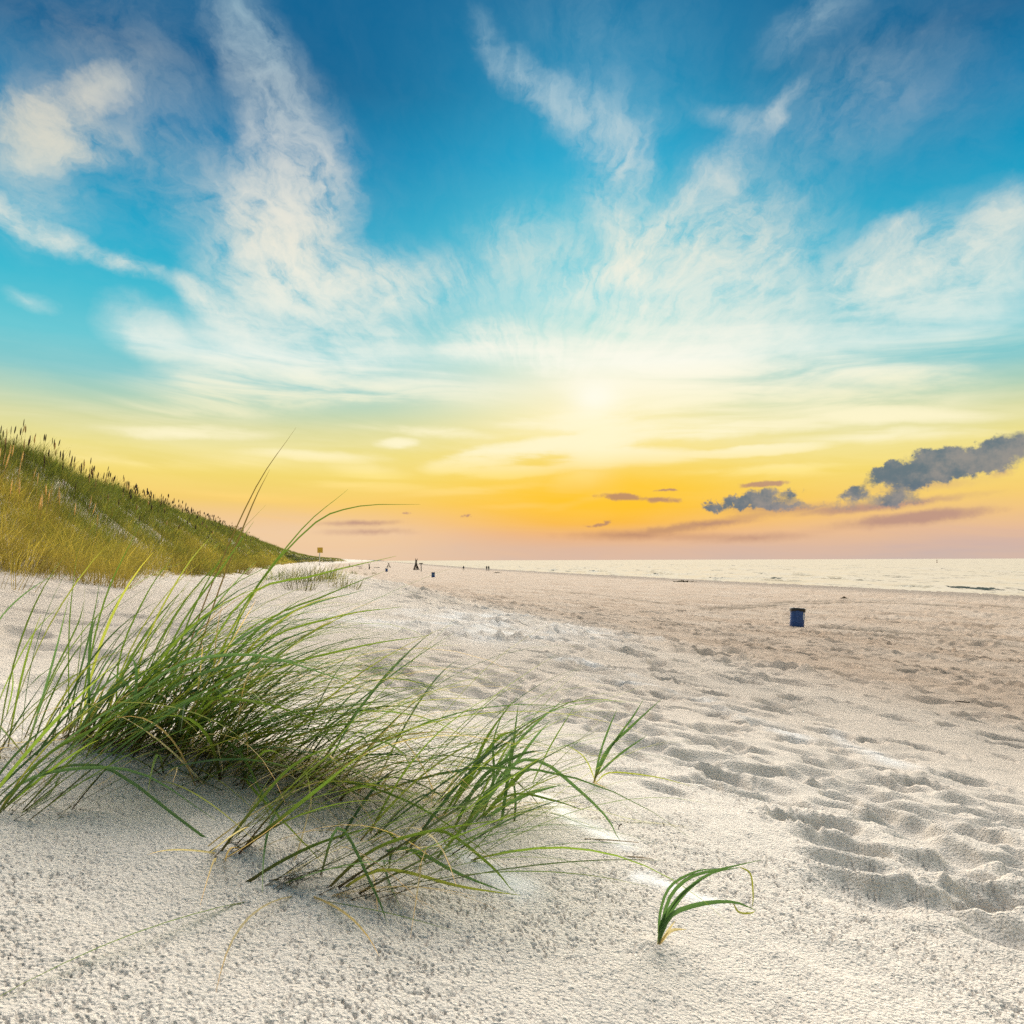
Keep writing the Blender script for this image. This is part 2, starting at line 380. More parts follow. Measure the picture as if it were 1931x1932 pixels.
for i in range(330):
    t = rng.uniform(0, 1)**1.25
    px = 690+t*1290; py = 1258+t*t*250+t*150+rng.normal(0, 1)*(16+t*75)
    if px < 1945 and py < 1900: k_ = 1-.38*t; add_foot(px, py, rng.uniform(.08, .14)*k_, rng.uniform(.04, .07)*k_, rng.uniform(.018, .034)*(1-.3*t), 0.16)
for px, py in ((60, 1150), (150, 1175), (260, 1195), (90, 1220), (200, 1240), (330, 1180), (40, 1190), (420, 1190), (350, 1230), (130, 1290), (240, 1160)):
    add_foot(px, py, rng.uniform(.16, .26), rng.uniform(.10, .14), rng.uniform(.03, .05), 0.25, rng.uniform(-1, 1))
FEET = np.array(FEET)
# places where the crust has broken under a foot: small, sharp-edged, with clods pushed up
BREAKS = []
for px, py in ((1249, 1311), (1346, 1350), (1496, 1395), (1558, 1373), (1735, 1419), (1770, 1426), (1717, 1472), (1832, 1477), (1368, 1461), (1505, 1549), (1894, 1708), (1205, 1346), (1346, 1311), (1443, 1342),
               (1253, 1284), (1156, 1284), (1125, 1258), (1060, 1245), (1010, 1232), (1090, 1236), (1180, 1262), (1300, 1322), (1400, 1368), (1620, 1400), (960, 1222), (1130, 1225), (1210, 1240), (1290, 1290), (900, 1205), (1000, 1205)):
    p = on_ground(px, py); s_ = 1.0 if p[1] < 5 else 1.5
    BREAKS.append((p[0], p[1], rng.uniform(.07, .12)*s_, rng.uniform(.03, .055)*s_, rng.uniform(.03, .05)*s_, rng.normal(-.4, .4)))
def breaks_z(x, y):
    z = np.zeros_like(x)
    for fx, fy, l, w, d, a in BREAKS:
        k = np.nonzero((np.abs(x-fx) < 4*l) & (np.abs(y-fy) < 4*l))[0]
        if not len(k): continue
        c, s = math.cos(a), math.sin(a); X, Y = x[k]-fx, y[k]-fy
        j = 0.5*l*gnoise(x[k]*1.6/l, y[k]*1.6/l, 5); X, Y = X+j, Y+0.5*l*gnoise(x[k]*1.6/l+9, y[k]*1.6/l, 6)
        u, v = (X*c+Y*s)/l, (-X*s+Y*c)/w; q = np.sqrt(u*u+v*v)
        clod = np.maximum(gnoise(x[k]*3.5/l, y[k]*3.5/l, 7)+.1, 0)
        z[k] += -1.0*d*np.exp(-q**4)+.55*d*clod*np.exp(-((q-1.6)/.5)**2)
    return z
def feet_z(x, y):
    z = np.zeros_like(x)
    for fx, fy, l, w, d, a, rim in FEET:
        r = 3.2*max(l, w)
        k = np.nonzero((np.abs(x-fx) < r) & (np.abs(y-fy) < r))[0]
        if not len(k): continue
        c, s = math.cos(a), math.sin(a); X, Y = x[k]-fx, y[k]-fy
        X, Y = X+0.018*gnoise(x[k]*14, y[k]*14, 3), Y+0.018*gnoise(x[k]*14, y[k]*14, 4)
        u, v = (X*c+Y*s)/l, (-X*s+Y*c)/w
        q = np.sqrt(u*u+v*v)
        z[k] += -1.3*d*np.exp(-q**3.6)+d*rim*np.exp(-((q-1.35)/0.38)**2)
    return np.where(z < 0, -0.045*np.tanh(-z/0.042), z)
def cell_feet(x, y, size, seed, prob, l, w, d, mask, rim=0.4, ang0=None):
    """scattered trodden hollows over the wide beach, one at most in each square of ground"""
    full = np.zeros_like(x); sel = np.nonzero(mask > 1e-3)[0]
    x, y = x[sel], y[sel]; z = np.zeros_like(x)
    gx, gy = np.floor(x/size), np.floor(y/size)
    for ax in (-1, 0, 1):
        for ay in (-1, 0, 1):
            cx, cy = gx+ax, gy+ay
            on = _hash(cx, cy, seed) < prob
            px = (cx+_hash(cx, cy, seed+1))*size; py = (cy+_hash(cx, cy, seed+2))*size
            a = _hash(cx, cy, seed+3)*np.pi if ang0 is None else ang0+(_hash(cx, cy, seed+3)-.5)*1.2
            k = 0.7+0.6*_hash(cx, cy, seed+4)
            c, s = np.cos(a), np.sin(a)
            u = ((x-px)*c+(y-py)*s)/(l*k); v = (-(x-px)*s+(y-py)*c)/(w*k)
            q = np.sqrt(u*u+v*v)
            z += np.where(on, -d*k*np.exp(-q**2.6)+d*k*rim*np.exp(-((q-1.4)/0.4)**2), 0)
    full[sel] = z*mask[sel]
    return full
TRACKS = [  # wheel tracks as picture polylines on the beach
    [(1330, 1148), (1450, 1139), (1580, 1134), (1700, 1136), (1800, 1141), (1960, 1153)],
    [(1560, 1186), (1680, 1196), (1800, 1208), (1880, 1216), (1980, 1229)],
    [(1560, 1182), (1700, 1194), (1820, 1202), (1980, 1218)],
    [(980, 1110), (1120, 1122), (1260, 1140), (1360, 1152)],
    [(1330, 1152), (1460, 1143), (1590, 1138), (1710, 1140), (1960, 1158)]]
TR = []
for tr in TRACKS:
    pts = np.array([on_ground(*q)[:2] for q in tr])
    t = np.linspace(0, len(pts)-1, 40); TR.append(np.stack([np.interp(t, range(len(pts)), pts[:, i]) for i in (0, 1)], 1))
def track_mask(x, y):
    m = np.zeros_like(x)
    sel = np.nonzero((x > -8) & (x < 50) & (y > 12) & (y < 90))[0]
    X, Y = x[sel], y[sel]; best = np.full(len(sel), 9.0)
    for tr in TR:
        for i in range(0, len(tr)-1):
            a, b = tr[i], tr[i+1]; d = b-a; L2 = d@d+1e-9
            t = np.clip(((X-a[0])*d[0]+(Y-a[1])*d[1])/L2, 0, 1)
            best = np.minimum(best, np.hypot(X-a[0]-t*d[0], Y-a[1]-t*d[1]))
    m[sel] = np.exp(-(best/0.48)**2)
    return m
STREAKS = [((1010, 1500), (1160, 1590), .035), ((850, 1600), (985, 1680), .04), ((1205, 1655), (1340, 1700), .028), ((855, 1600), (905, 1640), .02), ((780, 1180), (1000, 1185), .9), ((900, 1200), (1120, 1190), .8), ((820, 1165), (960, 1160), .8),
           ((1100, 1250), (1420, 1360), .12), ((1560, 1380), (1931, 1560), .08), ((1000, 1230), (1250, 1310), .2), ((1230, 1310), (1500, 1390), .08)]
STR = [(on_ground(*a)[:2], on_ground(*b)[:2], w, k) for k, (a, b, w) in enumerate(STREAKS)]
def streak_mask(x, y):
    """drifts of fine white sand and salt crust"""
    m = np.zeros_like(x)
    wx = x+0.05*fbm(x*4, y*4, 3, 41); wy = y+0.05*fbm(x*4, y*4, 3, 43)
    bx, by = wx+0.9*fbm(x*.9, y*.9, 3, 45), wy+0.9*fbm(x*.9, y*.9, 3, 47)
    brk = sst(fbm(x*1.7, y*1.7, 3, 49), -.12, .32)          # the crust is broken up along its length
    for a, b, w, k in STR:
        d = b-a; L2 = d@d
        X, Y = (bx, by) if w > 0.3 else (wx, wy)
        t = np.clip(((X-a[0])*d[0]+(Y-a[1])*d[1])/L2, 0, 1)
        m = np.maximum(m, np.exp(-(np.hypot(X-a[0]-t*d[0], Y-a[1]-t*d[1])/w)**2)*(0.9 if k < 4 else 0.8*(brk if w < .3 else .4+.6*brk)))
    return np.clip(m, 0, 1)
def near_only(x, y, r):
    """pocked crust of the sand close by"""
    full = np.zeros_like(x); k = np.nonzero(r < 7)[0]; X, Y, rk = x[k], y[k], r[k]
    full[k] = 0.0016*fbm(X*30, Y*30, 2, 12, .6)*sst(rk, 7, 3)+(0.0014*gnoise(X*70, Y*70, 13)-0.0085*sst(gnoise(X*175, Y*175, 14)+.45*gnoise(X*33, Y*33, 15)+.35*gnoise(X*80, Y*80, 16), .12, .62)*(.35+.65*sst(fbm(X*2.2, Y*2.2, 2, 18), -.3, .25)))*sst(rk, 3.6, 2)
    return full
def height(x, y, fine=True):
    z = height_smooth(x, y)
    S = S_of(x, y); r = np.hypot(x, y)
    beach = sst(S, 1.2, 3.5)*sst(S, 90, 70)
    z = z+0.045*fbm(x*0.9, y*0.9, 3, 1)*(0.4+0.6*beach)+0.42*fbm(x*0.22, y*0.22, 3, 2)*sst(S, -3.0, -6.0)+0.10*fbm(x*0.22, y*0.22, 2, 8)*beach*sst(r, 6, 20)
    if not fine: return z
    near_k = np.nonzero((r < 16) & (y > 0))[0]
    z[near_k] += feet_z(x[near_k], y[near_k])+breaks_z(x[near_k], y[near_k])
    z = z+cell_feet(x, y, 0.62, 100, 0.75, .17, .085, .08, beach*sst(r, 3.5, 6)*sst(r, 60, 30))
    z = z+cell_feet(x, y, 0.9, 200, 0.6, .26, .13, .13, beach*sst(r, 6, 9)*sst(r, 110, 60))
    z = z+cell_feet(x, y, 2.3, 300, 0.5, .6, .25, .19, beach*sst(r, 14, 30)*sst(r, 400, 200))
    z = z+cell_feet(x, y, 0.8, 400, 0.35, .2, .11, .04, sst(S, 1.0, -.5)*sst(S, -5, -3)*sst(r, 3.2, 5)*sst(r, 60, 40))
    st = CACHE['s'] if len(x) == len(CACHE['s']) else streak_mask(x, y)
    lump = np.maximum(fbm(x*5.0, y*5.0, 4, 31, .6), 0)           # broken crust along the pale path
    path = np.zeros_like(x)
    for a, b, w, k in STR:
        if k < 4: continue
        d = b-a; t = np.clip(((x-a[0])*d[0]+(y-a[1])*d[1])/(d@d), 0, 1)
        path = np.maximum(path, np.exp(-(np.hypot(x-a[0]-t*d[0], y-a[1]-t*d[1])/(w*1.3+.15))**2))
    z = z+path*(0.035+0.085*sst(r, 3, 8))*lump*sst(fbm(x*.8+5, y*.8, 2, 33), -.05, .3)
    soft = 1-0.8*np.clip(st, 0, 1)*(r < 3.4)
    z = z+soft*(0.0055*fbm(x*9, y*9, 2, 11)+near_only(x, y, r))
    z = z-0.09*(CACHE['t'] if len(x) == len(CACHE['t']) else track_mask(x, y))
    return z

# ---------------------------------------------------------------- one sheet of sand, finest near the eye
def radii():
    r, out = 0.35, []
    out.append(0.02)
    while r < 6000:
        out.append(r)
        h = 0.55+0.075*min(r, 29)+0.01*max(0, min(r-29, 100))
        px = r*r/(h*725.0)                                  # ground depth covered by one pixel row
        if r < 0.8: st = 0.02
        elif r < 3: st = max(0.0035, px*1.25)
        elif r < 14: st = min(px*1.25, 0.02*r)
        elif r < 70: st = min(px*0.42, 0.02*r)
        else: st = 0.025*r
        r += st
    return np.array(out)
RR = radii()
TH = np.concatenate([np.linspace(-180, -42, 60, endpoint=False), np.linspace(-42, 42, 960, endpoint=False), np.linspace(42, 180, 60)])*np.pi/180
R2, T2 = np.meshgrid(RR, TH, indexing='ij')
gx, gy = (R2*np.sin(T2)).ravel(), (R2*np.cos(T2)).ravel()
CACHE = {'t': track_mask(gx, gy), 's': streak_mask(gx, gy)}
gz = height(gx, gy)
nr, nt = len(RR), len(TH)
idx = np.arange(nr*nt).reshape(nr, nt)
gf = np.stack([idx[:-1, :-1], idx[:-1, 1:], idx[1:, 1:], idx[1:, :-1]], -1).reshape(-1, 4)[:, ::-1]
S_all = S_of(gx, gy)
keep = (S_all < 260)
gf = gf[keep[gf].all(1)]
rr = np.hypot(gx, gy)
dry = CACHE['s']
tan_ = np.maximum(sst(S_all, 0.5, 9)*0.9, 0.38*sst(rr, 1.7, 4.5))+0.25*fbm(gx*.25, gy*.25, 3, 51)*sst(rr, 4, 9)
tan_ = tan_+0.6*np.exp(-((gx-HUMPS[1][0])/.32)**2-((gy-HUMPS[1][1])/.22)**2)     # ochre sand laid bare under the tussock
wet = sst(S_all+1.2*gnoise(gy*.15, gx*0, 61)+2.5*gnoise(gy*.03, gx*0, 62), 54, 70)
tread = np.clip(CACHE['t'], 0, 1)

sand_m = bpy.data.materials.new("sand"); sand_m.use_nodes = True
T = NB(sand_m.node_tree); sand_m.node_tree.nodes.clear()
def attr(T, name, fac=True):
    n = T.node('ShaderNodeAttribute', attribute_name=name); return n.outputs['Fac'] if fac else n.outputs['Color']
pos = T.node('ShaderNodeNewGeometry').outputs['Position']
cd = T.v('LENGTH', pos)
a_dry, a_tan, a_wet, a_tr = (attr(T, n) for n in ('drift', 'ochre', 'wet', 'tread'))
g1 = T.noise(pos, 120, 4, 0.65)
g2 = T.noise(pos, 420, 3, 0.7)
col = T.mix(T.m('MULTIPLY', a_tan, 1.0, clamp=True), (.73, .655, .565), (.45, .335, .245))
col = T.mix(T.m('MULTIPLY', a_wet, 0.9), col, (.22, .17, .13))
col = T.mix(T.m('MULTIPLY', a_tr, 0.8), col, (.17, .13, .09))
col = T.mix(T.m('MULTIPLY', a_dry, 0.85), col, (.80, .78, .75))
spk = T.step(T.noise(pos, 260, 3, 0.75), 0.56, 0.68)                               # dark mineral grains, also painting in the shade of small pits
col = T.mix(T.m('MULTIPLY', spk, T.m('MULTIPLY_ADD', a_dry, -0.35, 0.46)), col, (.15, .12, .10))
col = T.mix(T.m('MULTIPLY', T.step(T.noise(pos, 1.3, 4, 0.6), 0.4, 0.75), 0.18), col, (.50, .42, .34))
# rain-pocked surface: small pits
pit = T.voro(T.v('ADD', pos, T.v('SCALE', T.noise(pos, 60, 2, 0.5, col=True), 0.006)), 150)
hgt = T.m('ADD', T.m('MULTIPLY', T.step(pit, 0.0, 0.75), 0.55), T.m('MULTIPLY', g1, 0.9))
hgt = T.m('ADD', hgt, T.m('MULTIPLY', g2, 0.35))
bump = T.node('ShaderNodeBump'); T.put(bump.inputs['Height'], hgt)
bump.inputs['Distance'].default_value = 0.006
T.put(bump.inputs['Strength'], T.m('MULTIPLY_ADD', T.m('MULTIPLY', a_dry, T.m('LESS_THAN', cd, 3.4)), -0.8, 1.0))
mid = T.noise(pos, 14, 6, 0.78)
bump2 = T.node('ShaderNodeBump'); T.put(bump2.inputs['Height'], mid); bump2.inputs['Distance'].default_value = 0.07
T.put(bump2.inputs['Strength'], T.m('MULTIPLY', T.step(cd, 1.6, 6), 0.7)); sand_m.node_tree.links.new(bump.outputs[0], bump2.inputs['Normal'])
bs = T.node('ShaderNodeBsdfPrincipled'); T.put(bs.inputs['Base Color'], col)
T.put(bs.inputs['Roughness'], T.m('MULTIPLY_ADD', a_wet, -0.1, 0.97)); bs.inputs['Specular IOR Level'].default_value = 0.08
sand_m.node_tree.links.new(bump2.outputs[0], bs.inputs['Normal'])
mo = T.node('ShaderNodeOutputMaterial'); sand_m.node_tree.links.new(bs.outputs[0], mo.inputs[0])
print('sand faces', len(gf))
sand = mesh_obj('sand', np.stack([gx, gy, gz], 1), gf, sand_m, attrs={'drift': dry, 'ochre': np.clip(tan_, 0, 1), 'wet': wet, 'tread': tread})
tag(sand, 'pale sand of the beach and dune foot with footprints', kind='structure')

# ---------------------------------------------------------------- the sea
def sea_mesh():
    rs = [30.0]
    while rs[-1] < 600: rs.append(rs[-1]*1.0048)
    while rs[-1] < 60000: rs.append(rs[-1]*1.12)
    rs = np.array(rs); th = np.concatenate([np.linspace(-35, -16, 60, endpoint=False), np.linspace(-16, 46, 560, endpoint=False), np.linspace(46, 150, 40)])*np.pi/180
    R, Tt = np.meshgrid(rs, th, indexing='ij'); x, y = (R*np.sin(Tt)).ravel(), (R*np.cos(Tt)).ravel()
    S = S_of(x, y); al = y-0.3*x                            # al: distance along the shore
    z = np.zeros_like(x); foam = np.zeros_like(x)
    near_ = sst(R.ravel(), 700, 250)
    for k, (s0, h, wd, thr) in enumerate(((82, .10, .8, .0), (88, .22, 1.0, .08), (96, .30, 1.1, .12), (107, .34, 1.3, .14), (121, .36, 1.5, .16), (140, .36, 1.8, .15), (165, .36, 2.2, .1), (200, .34, 2.6, .1), (240, .4, 3.0, .05), (300, .4, 4.0, .05))):
        wob = 2.5*gnoise(al*.025+k*7.3, al*0+k, 71)+0.6*gnoise(al*.12+k*3.1, al*0+k, 72)
        on = sst(gnoise(al*.035+k*11.7, al*0+k*2.3, 73), thr-.06, thr+.16)
        d = S-s0-wob
        z += 1.25*h*on*np.exp(-(np.where(d < 0, d/(wd*.55), d/(wd*1.6)))**2)
        fo = sst(gnoise(al*.06+k*5.1, al*0+k, 74), .0, .2)
        foam += on*fo*np.exp(-((d+wd*1.1)/(wd*.7))**2)*(0.9 if s0 < 100 else 0.35)
    z += near_*(0.05*fbm(x*.22+al*.05, y*.22, 3, 75)+0.03*fbm(x*.8, y*.8, 2, 76))
    edge = S-77.0-1.2*gnoise(al*.12, al*0, 77)-0.5*gnoise(al*.5, al*0, 78)
    foam += np.exp(-((edge-.5)/.5)**2)*.4*sst(gnoise(al*.08, al*0, 79), .0, .4)
    ids = np.arange(len(rs)*len(th)).reshape(len(rs), len(th))
    f = np.stack([ids[:-1, :-1], ids[:-1, 1:], ids[1:, 1:], ids[1:, :-1]], -1).reshape(-1, 4)[:, ::-1]
    ok = (S > 68); f = f[ok[f].all(1)]
    return np.stack([x, y, z+SEA_Z], 1), f, np.clip(foam, 0, 1)
sea_m = bpy.data.materials.new("sea_water"); sea_m.use_nodes = True
T = NB(sea_m.node_tree); sea_m.node_tree.nodes.clear()
pos = T.node('ShaderNodeNewGeometry').outputs['Position']
px_, py_, pz_ = T.sep(pos)
# small waves tilt the surface this way and that
nrm = T.node('ShaderNodeNewGeometry').outputs['Normal']
w1 = T.v('SUBTRACT', T.noise(T.xyz(px_, T.m('MULTIPLY', py_, 0.6), 0.0), 1.3, 4, 0.6, col=True), (0.5, 0.5, 0.5))
w2 = T.v('SUBTRACT', T.noise(T.xyz(px_, T.m('MULTIPLY', py_, 0.5), 7.0), 0.12, 3, 0.6, col=True), (0.5, 0.5, 0.5))
lines = T.noise(T.xyz(T.m('MULTIPLY', px_, 0.35), T.m('MULTIPLY', py_, 0.05), 3.0), 1.0, 4, 0.7)
groups = T.m('MULTIPLY', T.step(lines, 0.46, 0.70), -0.8)
tilt = T.v('ADD', T.xyz(0.0, groups, 0.0), T.v('ADD', T.v('MULTIPLY', w1, (1.6, 1.6, 0.0)), T.v('MULTIPLY', w2, (1.3, 1.3, 0.0))))
wn_ = T.v('NORMALIZE', T.v('ADD', nrm, tilt))
fo = attr(T, 'foam')
foam_n = T.m('MULTIPLY', fo, T.step(T.noise(pos, 1.6, 4, 0.65), 0.34, 0.6))
df = T.node('ShaderNodeBsdfDiffuse'); T.put(df.inputs['Color'], T.mix(foam_n, (.07, .085, .075), (.82, .81, .78)))
gl = T.node('ShaderNodeBsdfGlossy'); gl.inputs['Color'].default_value = (.165, .153, .128, 1); gl.inputs['Roughness'].default_value = 0.22; T.put(gl.inputs['Normal'], wn_)
fr = T.node('ShaderNodeFresnel'); fr.inputs['IOR'].default_value = 1.22; T.put(fr.inputs['Normal'], wn_)
mx = T.node('ShaderNodeMixShader'); T.put(mx.inputs[0], T.m('MULTIPLY', fr.outputs[0], T.m('MULTIPLY_ADD', foam_n, -0.8, 1.0)))
sea_m.node_tree.links.new(df.outputs[0], mx.inputs[1]); sea_m.node_tree.links.new(gl.outputs[0], mx.inputs[2])
mo = T.node('ShaderNodeOutputMaterial'); sea_m.node_tree.links.new(mx.outputs[0], mo.inputs[0])
sv, sf, sfoam = sea_mesh()
sea = mesh_obj('sea', sv, sf, sea_m, attrs={'foam': sfoam}); tag(sea, kind='structure')

# ================================================================ grass
def leaf_material(name, trans=0.52, rough=0.6):
    m = bpy.data.materials.new(name); m.use_nodes = True; nt = m.node_tree; nt.nodes.clear(); T = NB(nt)
    c = attr(T, 'tint', fac=False)
    pos = T.node('ShaderNodeNewGeometry').outputs['Position']
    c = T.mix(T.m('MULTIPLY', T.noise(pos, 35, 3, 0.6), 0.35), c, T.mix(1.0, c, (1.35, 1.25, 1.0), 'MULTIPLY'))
    b = T.node('ShaderNodeBsdfPrincipled'); T.put(b.inputs['Base Color'], c); b.inputs['Roughness'].default_value = rough; b.inputs['Specular IOR Level'].default_value = 0.2
    t = T.node('ShaderNodeBsdfTranslucent'); T.put(t.inputs['Color'], T.mix(1.0, c, (1.3, 1.25, 0.8), 'MULTIPLY'))
    mx = T.node('ShaderNodeMixShader'); mx.inputs[0].default_value = trans
    nt.links.new(b.outputs[0], mx.inputs[1]); nt.links.new(t.outputs[0], mx.inputs[2])
    o = T.node('ShaderNodeOutputMaterial'); nt.links.new(mx.outputs[0], o.inputs[0])
    return m
blade_m = leaf_material('marram_blade'); dune_m = leaf_material('dune_grass', 0.40, 0.6)
GREENS = np.array([(.090, .155, .028), (.150, .235, .038), (.100, .190, .080), (.26, .30, .060), (.055, .112, .042)])
STRAW = np.array([(.52, .42, .22), (.44, .33, .17), (.58, .50, .32)])
PURPLE = np.array((.050, .022, .026))
def blade_mesh_from_path(pts, w, tint0, fold=0.3, face=False, roll=0.0, base_col=None, tip_col=None, base_len=0.22, foot=0.55):
    """a folded leaf along a path: three vertices across, tapering to a point"""
    pts = np.asarray(pts, float); n = len(pts)
    t = np.linspace(0, 1, n)
    d = np.gradient(pts, axis=0); d /= np.linalg.norm(d, axis=1)[:, None]+1e-9
    up = np.tile(np.array([math.sin(roll), 0.25*math.cos(roll), math.cos(roll)]), (n, 1))
    if face: up = np.tile(np.array([math.sin(roll)*.5, -1.0, 0.35]), (n, 1))
    side = np.cross(d, up); side /= np.linalg.norm(side, axis=1)[:, None]+1e-9
    nrm = np.cross(side, d)
    ww = w*0.5*np.clip(foot+2.5*t, 0, 1)*np.clip((1-t)*2.4, 0.06, 1)**0.8
    L = pts-side*ww[:, None]+nrm*(fold*ww)[:, None]; R = pts+side*ww[:, None]+nrm*(fold*ww)[:, None]
    v = np.stack([L, pts, R], 1).reshape(-1, 3)
    f = []
    for i in range(n-1):
        a = i*3; f += [(a, a+1, a+4, a+3), (a+1, a+2, a+5, a+4)]
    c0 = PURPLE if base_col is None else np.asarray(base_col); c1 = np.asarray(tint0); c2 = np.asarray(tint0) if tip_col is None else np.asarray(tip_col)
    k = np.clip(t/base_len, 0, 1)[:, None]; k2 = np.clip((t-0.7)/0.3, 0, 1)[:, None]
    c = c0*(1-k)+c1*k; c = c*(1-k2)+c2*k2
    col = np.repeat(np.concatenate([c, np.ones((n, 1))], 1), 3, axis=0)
    return v, f, col
def arc_path(p0, az, e0, L, droop, daz=0.0, n=11, pw=1.4):
    """a blade's middle line: leaves the sand at elevation e0 and bows over"""
    t = np.linspace(0, 1, n); e = np.radians(e0)-np.radians(droop)*t**pw; a = np.radians(az+daz*t)
    d = np.stack([np.cos(e)*np.sin(a), np.cos(e)*np.cos(a), np.sin(e)], 1)*(L/(n-1))
    p = np.concatenate([[p0], p0+np.cumsum(d[:-1], 0)])
    g = height_smooth(p[:, 0], p[:, 1])+0.006
    p[2:, 2] = np.maximum(p[2:, 2], g[2:])
    return p
def spline(pts, n=14):
    pts = np.asarray(pts, float)
    P = np.concatenate([[2*pts[0]-pts[1]], pts, [2*pts[-1]-pts[-2]]])
    out = []
    m = len(pts)-1
    for s in np.linspace(0, m, n):
        i = min(int(s), m-1); u = s-i; p0, p1, p2, p3 = P[i:i+4]
        out.append(0.5*((2*p1)+(-p0+p2)*u+(2*p0-5*p1+4*p2-p3)*u*u+(-p0+3*p1-3*p2+p3)*u**3))
    return np.array(out)
def sight(px, py, d): return np.array([(px-CX)/F*d, d, (HY-py)/F*d])
class Clump:
    """one tussock: an empty at its base, each blade a part of its own"""
    def __init__(s, name, label, px, py, group=None):
        s.base = on_ground(px, py); s.e = empty(name, s.base); tag(s.e, label, 'grass', group); s.items = []
    def add(s, path, w, tint, straw=False, **kw):
        v, f, c = blade_mesh_from_path(path, w, tint, **kw)
        s.items.append(('dry_blade' if straw else 'blade', v-s.base, f, c))
    def scatter(s, n, rx, ry, az, azs, e0, e0s, L, Ls, droop, droops, w=(.0038, .0070), straw=0.0, palette=GREENS, stem=None):
        for _ in range(n):
            a, r = rng.uniform(0, 2*np.pi), math.sqrt(rng.uniform())
            x, y = s.base[0]+rx*r*math.cos(a), s.base[1]+ry*r*math.sin(a)
            p0 = np.array([x, y, float(height(np.array([x]), np.array([y]), fine=False)[0])-0.016])
            st = rng.uniform() < straw
            tint = (STRAW if st else palette)[rng.integers(len(STRAW if st else palette))]*rng.uniform(.75, 1.25)
            path = arc_path(p0, rng.normal(az, azs), np.clip(rng.normal(e0, e0s), 8, 88), max(.12, rng.normal(L, Ls)), rng.normal(droop, droops), rng.normal(0, 18))
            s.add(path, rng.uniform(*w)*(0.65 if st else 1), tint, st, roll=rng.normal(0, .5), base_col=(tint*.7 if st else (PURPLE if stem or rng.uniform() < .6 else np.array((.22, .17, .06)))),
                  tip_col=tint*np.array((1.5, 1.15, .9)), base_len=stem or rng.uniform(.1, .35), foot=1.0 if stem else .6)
    def hero(s, pts, w, tint=None, straw=False, root=True, **kw):
        """a blade traced as it stands: (px, py, distance) along it"""
        P = np.array([sight(*q) for q in pts])
        if root:
            g = on_ground(pts[0][0], pts[0][1])
            if g is not None and abs(g[1]-pts[0][2]) < 0.6: P += (g-P[0])*np.linspace(1, 0.5, len(P))[:, None]; P[0, 2] -= 0.018
        path = spline(P)
        g = height_smooth(path[:, 0], path[:, 1])+0.004; path[2:, 2] = np.maximum(path[2:, 2], g[2:])
        s.add(path, w, GREENS[rng.integers(3)] if tint is None else tint, straw, face=True, **kw)
    def build(s, top=300):
        size = [np.linalg.norm(np.ptp(v, axis=0)) for _, v, _, _ in s.items]
        order = np.argsort(size)[::-1]
        for i in order[:top]:
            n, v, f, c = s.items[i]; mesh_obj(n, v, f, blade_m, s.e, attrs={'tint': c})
        if len(order) > top:
            V, Fc, C_, k = [], [], [], 0
            for i in order[top:]:
                n, v, f, c = s.items[i]; V.append(v); C_.append(c); Fc += [tuple(q+k for q in ff) for ff in f]; k += len(v)
            o = mesh_obj('blades', np.concatenate(V), Fc, blade_m, s.e, attrs={'tint': np.concatenate(C_)}); o['kind'] = 'stuff'
        return s.e
D = 2.0
A = Clump('marram_tussock', 'largest green marram tussock in the left foreground, blades blown over to the right', 270, 1400)
A.scatter(60, .20, .10, 66, 38, 60, 10, .50, .10, 52, 16, straw=.10)
A.scatter(112, .20, .11, 84, 26, 40, 12, .66, .11, 64, 16, straw=.12)
A.scatter(72, .24, .13, 94, 24, 26, 9, .76, .12, 44, 14, straw=.14)
A.scatter(52, .22, .10, 88, 22, 50, 10, .70, .10, 95, 14, straw=.05)
A.scatter(44, .30, .05, 82, 26, 40, 10, .55, .10, 50, 16, stem=.38)
A.scatter(36, .16, .08, 80, 30, 55, 12, .46, .09, 60, 16, palette=GREENS[[0, 4]])
A.scatter(26, .22, .06, 140, 60, 45, 16, .34, .08, 80, 20, straw=.8)
BR = np.array((.10, .075, .03))
A.hero([(300, 1400, 2.0), (370, 1180, 1.98), (470, 950, 1.95), (552, 824, 1.93)], .0036, BR)
A.hero([(320, 1390, 2.02), (400, 1150, 2.0), (470, 970, 1.98), (507, 893, 1.96)], .0042, BR)
A.hero([(360, 1390, 2.0), (440, 1180, 1.95), (560, 1010, 1.9), (656, 925, 1.86)], .0044, GREENS[0])
A.hero([(370, 1390, 2.0), (460, 1150, 1.94), (580, 1000, 1.88), (670, 958, 1.84), (792, 953, 1.8)], .0046, GREENS[0])
A.hero([(130, 1385, 2.1), (131, 1200, 2.1), (146, 1050, 2.1)], .0034)
A.hero([(140, 1385, 2.05), (190, 1160, 2.03), (262, 999, 2.0)], .005, GREENS[0])
A.hero([(300, 1390, 1.95), (450, 1140, 1.9), (600, 1085, 1.85), (746, 1050, 1.8)], .006, GREENS[1])
A.hero([(330, 1390, 1.95), (480, 1190, 1.9), (620, 1120, 1.86), (728, 1076, 1.82)], .005, GREENS[0])
A.hero([(280, 1395, 1.9), (420, 1230, 1.85), (560, 1150, 1.8), (686, 1113, 1.78)], .0065, GREENS[2])
A.hero([(300, 1400, 1.85), (480, 1220, 1.8), (640, 1160, 1.75), (762, 1142, 1.72)], .0055, GREENS[1])
A.hero([(320, 1400, 1.8), (500, 1270, 1.75), (680, 1215, 1.72), (822, 1193, 1.7)], .0055, GREENS[1])
A.hero([(220, 1390, 2.0), (225, 1250, 2.0), (275, 1130, 1.98), (322, 1060, 1.95)], .005, GREENS[0])
